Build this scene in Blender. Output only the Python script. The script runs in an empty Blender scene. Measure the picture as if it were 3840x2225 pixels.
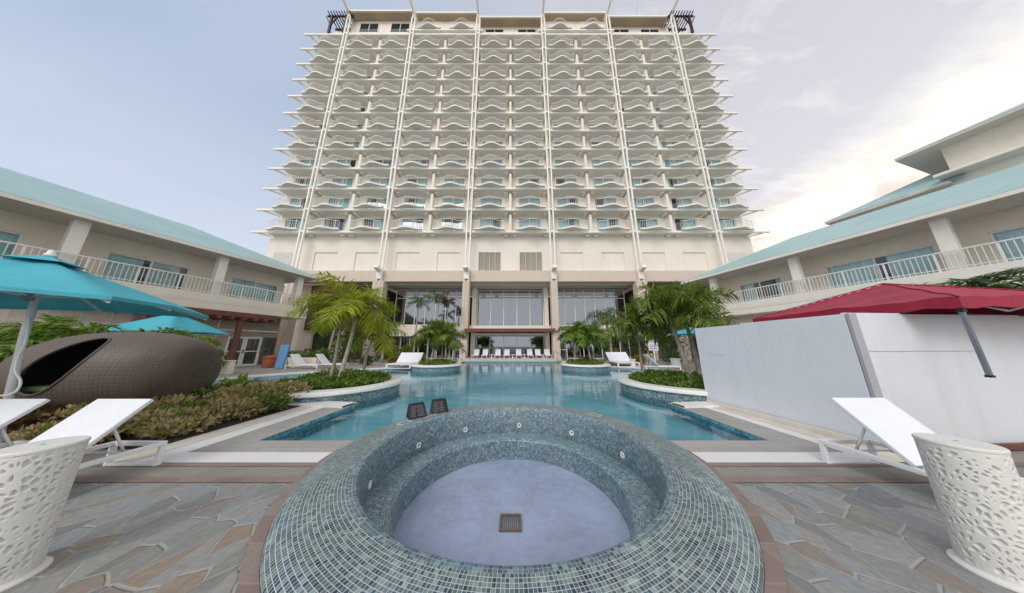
import bpy, bmesh, math, random
from mathutils import Vector, Matrix, noise as mnoise
from mathutils.geometry import tessellate_polygon
R = math.radians; PI = math.pi
sc = bpy.context.scene
col = sc.collection
random.seed(7)

# ------------------------------------------------------------------ mesh builder
class MB:
    def __init__(s): s.v=[]; s.f=[]; s.uv={}; s.m=[]
    def add(s, vs, fs, uv=None, mi=0):
        b=len(s.v); s.v += [Vector(p) for p in vs]
        for i,f in enumerate(fs):
            if uv: s.uv[len(s.f)] = uv[i]
            s.f.append(tuple(b+k for k in f)); s.m.append(mi)
        return s
    def box(s,x0,x1,y0,y1,z0,z1,mi=0):
        return s.add([(x0,y0,z0),(x1,y0,z0),(x1,y1,z0),(x0,y1,z0),(x0,y0,z1),(x1,y0,z1),(x1,y1,z1),(x0,y1,z1)],
          [(0,3,2,1),(4,5,6,7),(0,1,5,4),(1,2,6,5),(2,3,7,6),(3,0,4,7)],mi=mi)
    def bar(s,a,b,w,h,up=(0,0,1),mi=0):
        a=Vector(a);b=Vector(b);d=(b-a).normalized();u=Vector(up)
        if abs(d.dot(u))>.98: u=Vector((0,1,0))
        r=d.cross(u).normalized();u=r.cross(d).normalized()
        q=[r*x*w/2+u*y*h/2 for x,y in((-1,-1),(1,-1),(1,1),(-1,1))]
        return s.add([a+k for k in q]+[b+k for k in q],[(3,2,1,0),(4,5,6,7),(0,1,5,4),(1,2,6,5),(2,3,7,6),(3,0,4,7)],mi=mi)
    def tube(s,path,r,n=8,cap=True,mi=0):
        P=[Vector(p) for p in path]; rs=r if isinstance(r,(list,tuple)) else [r]*len(P)
        vs=[];fs=[]; prev=None
        for i,p in enumerate(P):
            d=(P[min(i+1,len(P)-1)]-P[max(i-1,0)]).normalized()
            if prev is None:
                u=Vector((0,0,1)) if abs(d.z)<.9 else Vector((1,0,0)); x=d.cross(u).normalized()
            else: x=(prev-d*prev.dot(d)).normalized()
            prev=x; y=d.cross(x)
            for k in range(n):
                a=2*PI*k/n; vs.append(p+(x*math.cos(a)+y*math.sin(a))*rs[i])
        for i in range(len(P)-1):
            for k in range(n):
                fs.append((i*n+k,i*n+(k+1)%n,(i+1)*n+(k+1)%n,(i+1)*n+k))
        if cap: fs.append(tuple(range(n))[::-1]); fs.append(tuple((len(P)-1)*n+k for k in range(n)))
        return s.add(vs,fs,mi=mi)
    def lathe(s,prof,n=64,c=(0,0,0),a0=0,a1=2*PI,uvref=None,mi=0):
        # prof: list of (r,z); closed ring; uvref: reference radius per segment for mosaic uvs
        full=abs(a1-a0-2*PI)<1e-6; cnt=n if full else n+1
        vs=[];fs=[];uv=[]
        for r,z in prof:
            for k in range(cnt):
                a=a0+(a1-a0)*k/n; vs.append((c[0]+r*math.cos(a),c[1]+r*math.sin(a),c[2]+z))
        L=[0]
        for i in range(1,len(prof)): L.append(L[-1]+math.hypot(prof[i][0]-prof[i-1][0],prof[i][1]-prof[i-1][1]))
        for i in range(len(prof)-1):
            ref=(uvref[i] if uvref else (prof[i][0]+prof[i+1][0])/2)
            for k in range(n):
                k2=(k+1)%cnt
                fs.append((i*cnt+k,i*cnt+k2,(i+1)*cnt+k2,(i+1)*cnt+k))
                u0=ref*(a1-a0)*k/n;u1=ref*(a1-a0)*(k+1)/n
                uv.append([(u0,L[i]),(u1,L[i]),(u1,L[i+1]),(u0,L[i+1])])
        return s.add(vs,fs,uv,mi)
    def prism(s,poly,z0,z1,mi=0):
        n=len(poly); vs=[(x,y,z0) for x,y in poly]+[(x,y,z1) for x,y in poly]
        fs=[tuple(range(n))[::-1],tuple(range(n,2*n))]+[(k,(k+1)%n,n+(k+1)%n,n+k) for k in range(n)]
        return s.add(vs,fs,mi=mi)
    def sheet(s,loops,z,mi=0):
        vv=[[Vector((x,y,0)) for x,y in l] for l in loops]
        tri=tessellate_polygon(vv); flat=[(p.x,p.y,z) for l in vv for p in l]
        fs=[]
        for t in tri:
            a,b,c_=[Vector(flat[i]) for i in t]
            fs.append(tuple(t) if (b-a).cross(c_-a).z>0 else tuple(t)[::-1])
        return s.add(flat,fs,mi=mi)
    def walls(s,poly,z0,z1,closed=True,mi=0):
        n=len(poly);vs=[(x,y,z0) for x,y in poly]+[(x,y,z1) for x,y in poly]
        fs=[];uv=[];L=0
        for k in range(n if closed else n-1):
            k2=(k+1)%n; d=math.hypot(poly[k2][0]-poly[k][0],poly[k2][1]-poly[k][1])
            fs.append((k,k2,n+k2,n+k)); uv.append([(L,z0),(L+d,z0),(L+d,z1),(L,z1)]);L+=d
        return s.add(vs,fs,uv,mi)
    def map(s,fn): s.v=[Vector(fn(p)) for p in s.v]; return s
    def build(s,name,mat,parent=None,loc=(0,0,0),smooth=False,fix=True,off=(0,0,0),bevel=0,rot=None,angle=None):
        me=bpy.data.meshes.new(name); o3=Vector(off)
        me.from_pydata([p-o3 for p in s.v],[],s.f)
        mats=mat if isinstance(mat,(list,tuple)) else [mat]
        for m in mats: me.materials.append(m)
        me.polygons.foreach_set('material_index',s.m)
        if s.uv:
            ul=me.uv_layers.new(name='UVMap')
            for fi,u in s.uv.items():
                p=me.polygons[fi]
                for k,li in enumerate(p.loop_indices): ul.data[li].uv=u[k]
        if fix:
            bm=bmesh.new();bm.from_mesh(me);bmesh.ops.recalc_face_normals(bm,faces=bm.faces);bm.to_mesh(me);bm.free()
        if smooth:
            me.polygons.foreach_set('use_smooth',[True]*len(me.polygons))
            if angle: me.set_sharp_from_angle(angle=R(angle))
        me.update()
        o=bpy.data.objects.new(name,me); col.objects.link(o); o.location=loc
        if rot: o.rotation_euler=rot
        if parent: o.parent=parent
        if bevel:
            b=o.modifiers.new('bevel','BEVEL'); b.width=bevel; b.segments=2; b.limit_method='ANGLE'
        return o

def tag(o,label=None,cat=None,group=None,kind=None):
    if label: o['label']=label
    if cat: o['category']=cat
    if group: o['group']=group
    if kind: o['kind']=kind
    return o
def thing(name,label,cat,loc=(0,0,0),rz=0,group=None):
    o=bpy.data.objects.new(name,None); col.objects.link(o); o.location=loc; o.rotation_euler=(0,0,rz)
    o.empty_display_size=.2
    return tag(o,label,cat,group)
def copy_tree(o,parent=None):
    c=o.copy(); col.objects.link(c); c.parent=parent
    for ch in o.children: copy_tree(ch,c)
    return c
def dup(o,loc,rz=0,label=None,group=None,scale=None):
    c=copy_tree(o); c.location=loc; c.rotation_euler=(0,0,rz)
    if label: c['label']=label
    if group: c['group']=group
    if scale: c.scale=(scale,)*3 if not isinstance(scale,tuple) else scale
    return c

# ------------------------------------------------------------------ materials
class NT:
    def __init__(s,name):
        s.m=bpy.data.materials.new(name); s.m.use_nodes=True; s.t=s.m.node_tree; s.t.nodes.clear()
        s.out=s.n('ShaderNodeOutputMaterial')
    def n(s,t,**k):
        x=s.t.nodes.new(t)
        for a,b in k.items(): setattr(x,a,b)
        return x
    def l(s,a,b): s.t.links.new(a,b)
    def math(s,op,a,b=None,clamp=False):
        x=s.n('ShaderNodeMath',operation=op,use_clamp=clamp)
        for i,v in enumerate((a,b)):
            if v is None: continue
            if isinstance(v,(int,float)): x.inputs[i].default_value=v
            else: s.l(v,x.inputs[i])
        return x.outputs[0]
    def mix(s,fac,a,b,blend='MIX'):
        x=s.n('ShaderNodeMix',data_type='RGBA',blend_type=blend)
        for i,v in ((0,fac),(6,a),(7,b)):
            if isinstance(v,(int,float)): x.inputs[i].default_value=v
            elif isinstance(v,tuple): x.inputs[i].default_value=(*v[:3],1)
            else: s.l(v,x.inputs[i])
        return x.outputs[2]
    def ramp(s,fac,stops,interp='LINEAR'):
        x=s.n('ShaderNodeValToRGB'); x.color_ramp.interpolation=interp
        e=x.color_ramp.elements
        while len(e)<len(stops): e.new(.5)
        for i,(p,c) in enumerate(stops):
            e[i].position=p; e[i].color=(*c[:3],1) if isinstance(c,tuple) else (c,c,c,1)
        s.l(fac,x.inputs[0]); return x.outputs[0]
    def noise(s,vec,scale,detail=4,rough=.55,dim='3D',dist=0):
        x=s.n('ShaderNodeTexNoise',noise_dimensions=dim); x.inputs['Scale'].default_value=scale
        x.inputs['Detail'].default_value=detail; x.inputs['Roughness'].default_value=rough; x.inputs['Distortion'].default_value=dist
        if vec is not None: s.l(vec,x.inputs['Vector'])
        return x.outputs[0]
    def mapping(s,vec,scale=(1,1,1),rot=(0,0,0)):
        x=s.n('ShaderNodeMapping'); x.inputs['Scale'].default_value=scale; x.inputs['Rotation'].default_value=rot
        s.l(vec,x.inputs['Vector']); return x.outputs[0]
    def pos(s): return s.n('ShaderNodeNewGeometry').outputs['Position']
    def obj(s): return s.n('ShaderNodeTexCoord').outputs['Object']
    def bump(s,h,strength=.2,dist=.02):
        x=s.n('ShaderNodeBump'); x.inputs['Strength'].default_value=strength; x.inputs['Distance'].default_value=dist
        s.l(h,x.inputs['Height']); return x.outputs[0]
    def bsdf(s,color,rough=.6,normal=None,spec=.4,metal=0,**k):
        b=s.n('ShaderNodeBsdfPrincipled')
        for nm,v in (('Base Color',color),('Roughness',rough),('Specular IOR Level',spec),('Metallic',metal)):
            if isinstance(v,(int,float)): b.inputs[nm].default_value=v
            elif isinstance(v,tuple): b.inputs[nm].default_value=(*v[:3],1)
            else: s.l(v,b.inputs[nm])
        if normal is not None: s.l(normal,b.inputs['Normal'])
        s.l(b.outputs[0],s.out.inputs[0]); return b

def paint(name,c,rough=.6,var=.08,scale=1.2,streak=.0,bump=.0,bscale=60,spec=.35,metal=0,dirt=(.35,.3,.24)):
    t=NT(name); p=t.pos()
    n1=t.noise(p,scale,5); n2=t.noise(p,scale*9,3)
    f=t.math('ADD',t.math('MULTIPLY',n1,.65),t.math('MULTIPLY',n2,.35))
    lo=tuple(x*(1-var*1.6) for x in c); hi=tuple(min(1,x*(1+var*1.2)) for x in c)
    cc=t.ramp(f,[(.3,lo),(.7,hi)])
    if streak:
        st=t.noise(t.mapping(p,(2.2,2.2,.12)),1.6,5,.65)
        k=t.ramp(st,[(.52,0.),(.8,1.)])
        cc=t.mix(t.math('MULTIPLY',k,streak),cc,dirt)
    nm=None
    if bump: nm=t.bump(t.noise(p,bscale,3),bump,.01)
    rr=t.ramp(n1,[(.2,rough*.85),(.8,min(1,rough*1.12))])
    t.bsdf(cc,rr,nm,spec,metal); return t.m

def mosaic(name,pal,grout,size,gw=.09,rough=.22,scuff=.25):
    t=NT(name); uv=t.n('ShaderNodeTexCoord').outputs['UV']
    sep=t.n('ShaderNodeSeparateXYZ'); t.l(t.mapping(uv,(1/size,1/size,1)),sep.inputs[0])
    fx,fy=[t.math('FRACT',sep.outputs[i]) for i in (0,1)]
    ix,iy=[t.math('FLOOR',sep.outputs[i]) for i in (0,1)]
    cb=t.n('ShaderNodeCombineXYZ'); t.l(ix,cb.inputs[0]); t.l(iy,cb.inputs[1])
    wn=t.n('ShaderNodeTexWhiteNoise',noise_dimensions='2D'); t.l(cb.outputs[0],wn.inputs['Vector'])
    stops=[(i/len(pal),c) for i,c in enumerate(pal)]
    c=t.ramp(wn.outputs['Value'],stops,'CONSTANT')
    wn2=t.n('ShaderNodeTexWhiteNoise',noise_dimensions='3D'); t.l(cb.outputs[0],wn2.inputs['Vector'])
    c=t.mix(1.0,c,t.ramp(wn2.outputs['Value'],[(0.,.42),(1.,1.35)]),'MULTIPLY')
    p=t.pos()
    big=t.noise(p,1.7,6,.65); fine=t.noise(p,14,4)
    c=t.mix(t.ramp(big,[(.40,0.),(.75,.16)]),c,(.33,.42,.46))
    dx=t.math('ABSOLUTE',t.math('SUBTRACT',fx,.5)); dy=t.math('ABSOLUTE',t.math('SUBTRACT',fy,.5))
    e=t.math('MAXIMUM',dx,dy)
    g=t.ramp(e,[(.5-gw,0.),(.5-gw*.6,1.)])
    c=t.mix(g,c,grout)
    sk=t.ramp(t.math('MULTIPLY',big,fine),[(.33,0.),(.42,1.)])
    c=t.mix(t.math('MULTIPLY',sk,scuff),c,(.62,.64,.66))
    r=t.mix(g,(rough,)*3,(.7,)*3)
    h=t.math('SUBTRACT',1,g)
    t.bsdf(c,r,t.bump(h,.5,.002),.5); return t.m

CREAM=paint('cream_render',(.80,.735,.64),.75,.05,.7,streak=.16,bump=.15)
TOWERC=paint('tower_render',(.81,.755,.675),.7,.05,.5,streak=.13,bump=.1)
LEDGEC=paint('ledge_paint',(.86,.83,.765),.6,.05,.8,streak=.12)
PINKC=paint('pink_beige_render',(.66,.555,.475),.75,.05,.6,streak=.2,bump=.15)
LEDGES=paint('ledge_shade_tone',(.77,.735,.67),.7,.05,.6,streak=.1)  # soffit shade put into the ledge colour, darker than the beams
UNDER=paint('balcony_underside_shade',(.65,.62,.565),.75,.06,1.2)  # shade under the balconies painted in as a greyer bottom face
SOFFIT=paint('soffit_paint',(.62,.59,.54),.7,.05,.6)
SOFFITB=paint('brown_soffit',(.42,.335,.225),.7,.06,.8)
WHITE=paint('white_paint',(.8,.8,.8),.45,.03,2)
RAILW=paint('railing_white',(.8,.79,.77),.5,.03,2)
WHITEF=paint('white_powder_coat',(.82,.82,.83),.4,.025,3,bump=.05)
SLING=paint('white_sling',(.8,.82,.86),.65,.03,5,bump=.25,bscale=400)
ALUM=paint('aluminium',(.66,.67,.68),.35,.05,3,metal=.15)
GREYM=paint('grey_metal',(.22,.25,.29),.35,.08,4,metal=.6)
BROWNW=paint('brown_wood',(.165,.068,.045),.6,.2,3,bump=.2)
DARKB=paint('dark_brown_wood',(.05,.022,.02),.6,.2,3)
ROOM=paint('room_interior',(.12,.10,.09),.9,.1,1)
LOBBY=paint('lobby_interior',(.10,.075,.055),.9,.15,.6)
BINM=paint('terracotta_bin',(.33,.09,.05),.5,.08,4)
BLUEB=paint('blue_board',(.13,.33,.62),.4,.08,2)
def ply():
    t=NT('white_hoarding'); p=t.pos()
    c=t.ramp(t.noise(p,.7,6,.6),[(.3,(.68,.72,.78)),(.7,(.75,.775,.82))])
    c=t.mix(t.math('MULTIPLY',t.ramp(t.noise(t.mapping(p,(2.5,2.5,.35)),1.4,6,.65),[(.52,0.),(.75,1.)]),.22),c,(.47,.46,.45))
    c=t.mix(t.math('MULTIPLY',t.ramp(t.noise(p,5.5,5,.6),[(.66,0.),(.72,1.)]),.28),c,(.42,.41,.40))
    c=t.mix(t.math('MULTIPLY',t.ramp(t.noise(t.mapping(p,(1,1,9)),7,3),[(.70,0.),(.74,1.)]),.3),c,(.36,.34,.32))
    t.bsdf(c,.5,t.bump(t.noise(p,1.6,3),.25,.05),.35); return t.m
PLY=ply()
PLYB=paint('grey_batten',(.42,.42,.46),.6,.05,2)
CONC=paint('concrete',(.42,.40,.37),.85,.1,2,bump=.2)
SOIL=paint('dark_mulch',(.045,.032,.025),.95,.5,14,bump=1,bscale=45)
TURQ=paint('turquoise_canvas',(.075,.43,.53),.75,.08,2,bump=.2,bscale=300)
REDC=paint('red_canvas',(.36,.024,.055),.6,.16,2,bump=.15,bscale=200)
REDD=paint('red_seam',(.30,.018,.04),.6,.1,2)
BARK=paint('palm_bark',(.46,.42,.35),.9,.25,6,bump=.6,bscale=18)
BARKG=paint('palm_bark_grey',(.36,.32,.27),.9,.25,6,bump=.6,bscale=18)
DRAINM=paint('drain_metal',(.23,.19,.14),.5,.2,10,metal=.5)
BLACKP=paint('black_plastic',(.015,.013,.018),.3,.1,5)
GREYT=paint('sign_print',(.13,.12,.13),.5,.05,5)
PURPLE=paint('purple_print',(.35,.2,.45),.6,.05,5)
CUSH=paint('blue_cushion',(.03,.09,.45),.8,.1,6)
CUSHG=paint('green_cushion',(.2,.33,.12),.8,.1,6)

def roofmat():
    t=NT('teal_metal_roof'); p=t.obj(); pos=t.pos()
    sep=t.n('ShaderNodeSeparateXYZ'); t.l(p,sep.inputs[0])
    fr=t.math('FRACT',t.math('MULTIPLY',sep.outputs[1],1.7))
    seam=t.ramp(fr,[(0.,1.),(.05,0.),(.95,0.),(1.,1.)])
    c=t.ramp(t.noise(pos,.5,5),[(.3,(.33,.50,.51)),(.7,(.41,.58,.585))])
    c=t.mix(t.math('MULTIPLY',seam,.35),c,(.22,.36,.37))
    c=t.mix(t.math('MULTIPLY',t.ramp(t.noise(t.mapping(pos,(1,1,.3)),1.3,5),[(.5,0.),(.8,1.)]),.25),c,(.34,.42,.40))
    t.bsdf(c,.45,t.bump(seam,.4,.03),.4); return t.m
ROOF=roofmat()

def flagstone():
    t=NT('slate_flagstone'); p=t.pos()
    w=t.n('ShaderNodeVectorMath',operation='ADD'); 
    nz=t.n('ShaderNodeTexNoise'); nz.inputs['Scale'].default_value=2.2; t.l(p,nz.inputs['Vector'])
    sub=t.n('ShaderNodeVectorMath',operation='MULTIPLY_ADD'); t.l(nz.outputs['Color'],sub.inputs[0]); sub.inputs[1].default_value=(.07,.07,0); sub.inputs[2].default_value=(-.035,-.035,0)
    t.l(p,w.inputs[0]); t.l(sub.outputs[0],w.inputs[1])
    mp=t.mapping(w.outputs[0],(6.3,3.7,0),(0,0,R(9)))
    e=t.n('ShaderNodeTexVoronoi',voronoi_dimensions='2D',feature='DISTANCE_TO_EDGE'); e.inputs['Scale'].default_value=1
    f=t.n('ShaderNodeTexVoronoi',voronoi_dimensions='2D',feature='F1'); f.inputs['Scale'].default_value=1
    t.l(mp,e.inputs['Vector']); t.l(mp,f.inputs['Vector'])
    sp=t.n('ShaderNodeSeparateColor'); t.l(f.outputs['Color'],sp.inputs[0])
    c=t.ramp(sp.outputs[0],[(0,(.255,.265,.255)),(.22,(.32,.325,.32)),(.4,(.185,.205,.21)),(.55,(.29,.32,.34)),(.7,(.34,.335,.315)),(.80,(.25,.24,.20)),(.88,(.32,.235,.16)),(.94,(.265,.215,.175))],'CONSTANT')
    n1=t.noise(t.mapping(w.outputs[0],(9,2.2,1),(0,0,R(12))),1.4,6,.65); n2=t.noise(p,22,4)
    c=t.mix(t.ramp(n1,[(.35,0.),(.7,.45)]),c,(.30,.285,.27))
    c=t.mix(t.ramp(n2,[(.3,.45),(.7,0.)]),c,(.13,.125,.12))
    c=t.mix(t.ramp(t.noise(t.mapping(w.outputs[0],(14,3,1),(0,0,R(-8))),2.2,6,.7),[(.48,0.),(.7,.4)]),c,(.36,.33,.30))
    c=t.mix(t.ramp(t.noise(p,3.1,3),[(.6,0.),(.75,.4)]),c,(.30,.19,.11))
    g=t.ramp(e.outputs['Distance'],[(.02,1.),(.05,0.)])
    c=t.mix(t.math('MULTIPLY',g,.55),c,(.42,.415,.405))
    h=t.math('ADD',t.math('MULTIPLY',t.math('SUBTRACT',1,g),.6),t.math('MULTIPLY',n1,.5))
    t.bsdf(c,t.ramp(n1,[(.3,.4),(.7,.75)]),t.bump(h,.7,.014),.4); return t.m
FLAG=flagstone()

def slabs(name,c1,c2,sx,sy,grout=(.3,.29,.27),rough=.75,gw=.012):
    t=NT(name); p=t.pos(); sep=t.n('ShaderNodeSeparateXYZ'); t.l(p,sep.inputs[0])
    ax=t.math('DIVIDE',sep.outputs[0],sx); ay=t.math('DIVIDE',sep.outputs[1],sy)
    cb=t.n('ShaderNodeCombineXYZ'); t.l(t.math('FLOOR',ax),cb.inputs[0]); t.l(t.math('FLOOR',ay),cb.inputs[1])
    wn=t.n('ShaderNodeTexWhiteNoise',noise_dimensions='2D'); t.l(cb.outputs[0],wn.inputs['Vector'])
    c=t.mix(wn.outputs['Value'],c1,c2)
    c=t.mix(t.ramp(t.noise(p,2.3,6,.65),[(.3,.35),(.65,0.)]),c,tuple(x*.6 for x in c1))
    c=t.mix(t.ramp(t.noise(p,60,2),[(.3,.3),(.7,0.)]),c,tuple(x*.7 for x in c1))
    g=None
    for a,s in ((ax,sx),(ay,sy)):
        e=t.math('ABSOLUTE',t.math('SUBTRACT',t.math('FRACT',a),.5))
        k=t.math('GREATER_THAN',e,.5-gw/s/2); g=k if g is None else t.math('MAXIMUM',g,k)
    c=t.mix(g,c,grout)
    t.bsdf(c,rough,t.bump(t.math('SUBTRACT',t.noise(p,40,4),g),.25,.006),.35); return t.m
STONE=slabs('grey_coping_stone',(.40,.375,.35),(.47,.45,.425),.62,.42)
STONE2=slabs('grey_paving_stone',(.27,.262,.235),(.35,.335,.30),.42,.5)
REDS=slabs('red_border_stone',(.24,.175,.15),(.33,.26,.235),.38,.3,grout=(.30,.25,.225))
DECKM=slabs('deck_paving',(.35,.31,.275),(.42,.375,.335),.6,.6)
PATIO=slabs('patio_stone',(.58,.56,.53),(.64,.62,.59),.6,.6,grout=(.5,.48,.45))
def ribbed(name,c,period):
    t=NT(name); p=t.pos(); sep=t.n('ShaderNodeSeparateXYZ'); t.l(p,sep.inputs[0])
    fr=t.math('FRACT',t.math('DIVIDE',sep.outputs[1],period))
    g=t.ramp(fr,[(0.,1.),(.14,0.),(.86,0.),(1.,1.)])
    n=t.noise(p,3,5); cc=t.ramp(n,[(.3,tuple(x*.93 for x in c)),(.7,c)])
    cc=t.mix(t.math('MULTIPLY',t.ramp(t.noise(t.mapping(p,(1,6,1)),4,5),[(.55,0.),(.8,1.)]),.25),cc,(.5,.47,.42))
    cc=t.mix(t.math('MULTIPLY',g,.22),cc,(.45,.43,.42))
    t.bsdf(cc,.55,t.bump(t.math('SUBTRACT',1,g),.5,.006),.35); return t.m
RIB=ribbed('white_ribbed_strip',(.80,.79,.80),.058)
COPE=paint('white_coping',(.82,.805,.78),.6,.05,2,streak=0,bump=.2)
WOODC=paint('cream_plank',(.72,.66,.58),.65,.08,3,bump=.2)
CIRCF=paint('blue_grey_plaster',(.335,.395,.53),.7,.16,1.1,bump=.15)

PAL=[(.04,.085,.105),(.10,.17,.165),(.17,.235,.205),(.06,.115,.135),(.20,.265,.25),(.12,.185,.16),(.03,.065,.09),(.14,.20,.205)]
MOS=mosaic('grey_green_mosaic',PAL,(.50,.53,.56),.0290,.085,.3,.5)
MOSIN=mosaic('blue_green_mosaic',[(.055,.12,.165),(.105,.19,.235),(.17,.265,.29),(.08,.155,.205),(.20,.30,.335),(.13,.215,.225)],(.38,.44,.49),.031,.07,.3,.35)
MOSP=mosaic('planter_mosaic',[(.06,.14,.165),(.12,.22,.24),(.18,.29,.29),(.09,.18,.21),(.22,.33,.36)],(.36,.42,.44),.04,.06,.35,.2)
MOSPOOL=mosaic('pool_mosaic',[(.05,.24,.30),(.09,.30,.37),(.12,.35,.40),(.07,.28,.34)],(.2,.42,.47),.05,.05,.3,.05)
def poolfloor():
    t=NT('pool_floor_plaster'); p=t.pos()
    c=t.ramp(t.noise(t.mapping(p,(.35,.8,1)),1.0,4,.5,dist=.6),[(.35,(.27,.56,.64)),(.65,(.50,.74,.79))])  # wavy light pattern painted into the floor colour
    t.bsdf(c,.7); return t.m
POOLF=poolfloor()
def water():
    t=NT('pool_water'); p=t.pos()
    n=t.math('ADD',t.noise(t.mapping(p,(.7,2.0,1)),1.0,3,.5,dist=.5),t.math('MULTIPLY',t.noise(t.mapping(p,(2,3.5,1)),2.0,3),.22))
    nb=t.bump(n,.10,.1)
    fr=t.n('ShaderNodeFresnel'); fr.inputs['IOR'].default_value=1.33; t.l(nb,fr.inputs['Normal'])
    tr=t.n('ShaderNodeBsdfTransparent'); tr.inputs[0].default_value=(.76,.915,.94,1)
    gl=t.n('ShaderNodeBsdfGlossy'); gl.inputs['Roughness'].default_value=.04; gl.inputs[0].default_value=(.95,.97,1,1); t.l(nb,gl.inputs['Normal'])
    m=t.n('ShaderNodeMixShader'); t.l(t.math('MULTIPLY',fr.outputs[0],.95),m.inputs[0]); t.l(tr.outputs[0],m.inputs[1]); t.l(gl.outputs[0],m.inputs[2])
    t.l(m.outputs[0],t.out.inputs[0]); return t.m
WATER=water()
def glass(name,tint=(.8,.92,.93),refl=.12,rough=.02):
    t=NT(name)
    fr=t.n('ShaderNodeFresnel'); fr.inputs['IOR'].default_value=1.5
    tr=t.n('ShaderNodeBsdfTransparent'); tr.inputs[0].default_value=(*tint,1)
    gl=t.n('ShaderNodeBsdfGlossy'); gl.inputs['Roughness'].default_value=rough; gl.inputs[0].default_value=(.84,.91,1,1)
    m=t.n('ShaderNodeMixShader'); t.l(t.math('ADD',fr.outputs[0],refl,True),m.inputs[0]); t.l(tr.outputs[0],m.inputs[1]); t.l(gl.outputs[0],m.inputs[2])
    t.l(m.outputs[0],t.out.inputs[0]); return t.m
GLASS=glass('window_glass',(.82,.955,.96),.06)
GLASSL=glass('lobby_glass',(.6,.66,.68),.24,.03)
GLASSD=glass('dark_glass',(.5,.55,.55),.08)
def curtain():
    t=NT('teal_curtain'); p=t.obj()
    c=t.ramp(t.noise(t.mapping(p,(9,9,.2)),1,3),[(.3,(.44,.60,.60)),(.7,(.68,.79,.78))])
    t.bsdf(c,.85); return t.m
CURT=curtain()
WCURT=paint('white_curtain',(.72,.72,.69),.85,.08,3)
def leafmat(name,stops,trans=.35,rough=.5,pscale=1.2):
    t=NT(name); g=t.n('ShaderNodeNewGeometry')
    r=t.math('ADD',t.math('MULTIPLY',g.outputs['Random Per Island'],.6),t.math('MULTIPLY',t.noise(g.outputs['Position'],pscale,3),.4))
    c=t.ramp(r,stops)
    b=t.n('ShaderNodeBsdfPrincipled'); t.l(c,b.inputs['Base Color']); b.inputs['Roughness'].default_value=rough; b.inputs['Specular IOR Level'].default_value=.35
    tl=t.n('ShaderNodeBsdfTranslucent'); t.l(t.mix(.35,c,(.3,.4,.02)),tl.inputs[0])
    m=t.n('ShaderNodeMixShader'); m.inputs[0].default_value=trans; t.l(b.outputs[0],m.inputs[1]); t.l(tl.outputs[0],m.inputs[2])
    t.l(m.outputs[0],t.out.inputs[0]); return t.m
LF_YG=leafmat('yellow_green_frond',[(.2,(.19,.25,.012)),(.5,(.39,.43,.03)),(.8,(.58,.52,.07))],.45)
LF_G=leafmat('green_frond',[(.2,(.07,.13,.02)),(.5,(.16,.23,.04)),(.8,(.30,.35,.07))],.35)
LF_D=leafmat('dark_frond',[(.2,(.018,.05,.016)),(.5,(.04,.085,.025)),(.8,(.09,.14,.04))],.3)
LF_B=leafmat('bright_shrub_leaf',[(.2,(.06,.12,.02)),(.5,(.15,.25,.035)),(.8,(.27,.38,.07))],.35)
LF_GC=leafmat('ground_cover_leaf',[(.15,(.04,.09,.015)),(.5,(.11,.20,.03)),(.8,(.22,.33,.06))],.4,pscale=3)
LF_PINK=leafmat('pink_brown_leaf',[(.12,(.08,.13,.025)),(.30,(.22,.27,.07)),(.46,(.38,.34,.11)),(.60,(.52,.33,.22)),(.75,(.70,.50,.42)),(.9,(.28,.34,.09))],.4,pscale=4)
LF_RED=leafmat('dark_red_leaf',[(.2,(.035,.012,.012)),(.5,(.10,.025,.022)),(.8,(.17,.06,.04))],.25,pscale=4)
LF_OR=leafmat('orange_croton_leaf',[(.2,(.12,.10,.02)),(.5,(.30,.18,.03)),(.8,(.40,.26,.05))],.3,pscale=4)
FLOW=paint('white_petal',(.8,.8,.78),.6,.03,5)
def wicker():
    t=NT('brown_wicker'); uv=t.n('ShaderNodeTexCoord').outputs['UV']
    sep=t.n('ShaderNodeSeparateXYZ'); t.l(uv,sep.inputs[0])
    a=t.math('SINE',t.math('MULTIPLY',sep.outputs[0],2*PI*58)); b=t.math('SINE',t.math('MULTIPLY',sep.outputs[1],2*PI*70))
    w=t.math('ADD',t.math('MULTIPLY',t.math('MULTIPLY',a,b),.55),t.math('ADD',t.math('MULTIPLY',a,.28),t.math('MULTIPLY',b,.3)))
    st=t.ramp(t.noise(t.mapping(uv,(60,2,1)),3,4),[(.3,0.),(.7,1.)])
    c=t.mix(st,(.10,.076,.06),(.175,.135,.11))
    c=t.mix(t.ramp(w,[(-.7,.35),(.1,0.)]),c,(.045,.038,.034))
    c=t.mix(t.ramp(t.noise(t.mapping(uv,(2.5,3,1)),2,4),[(.4,0.),(.7,.3)]),c,(.16,.125,.10))
    t.bsdf(c,.5,t.bump(w,.25,.006),.35); return t.m
WICK=wicker()
PODIN=paint('pod_lining',(.085,.075,.065),.9,.2,5)

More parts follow.
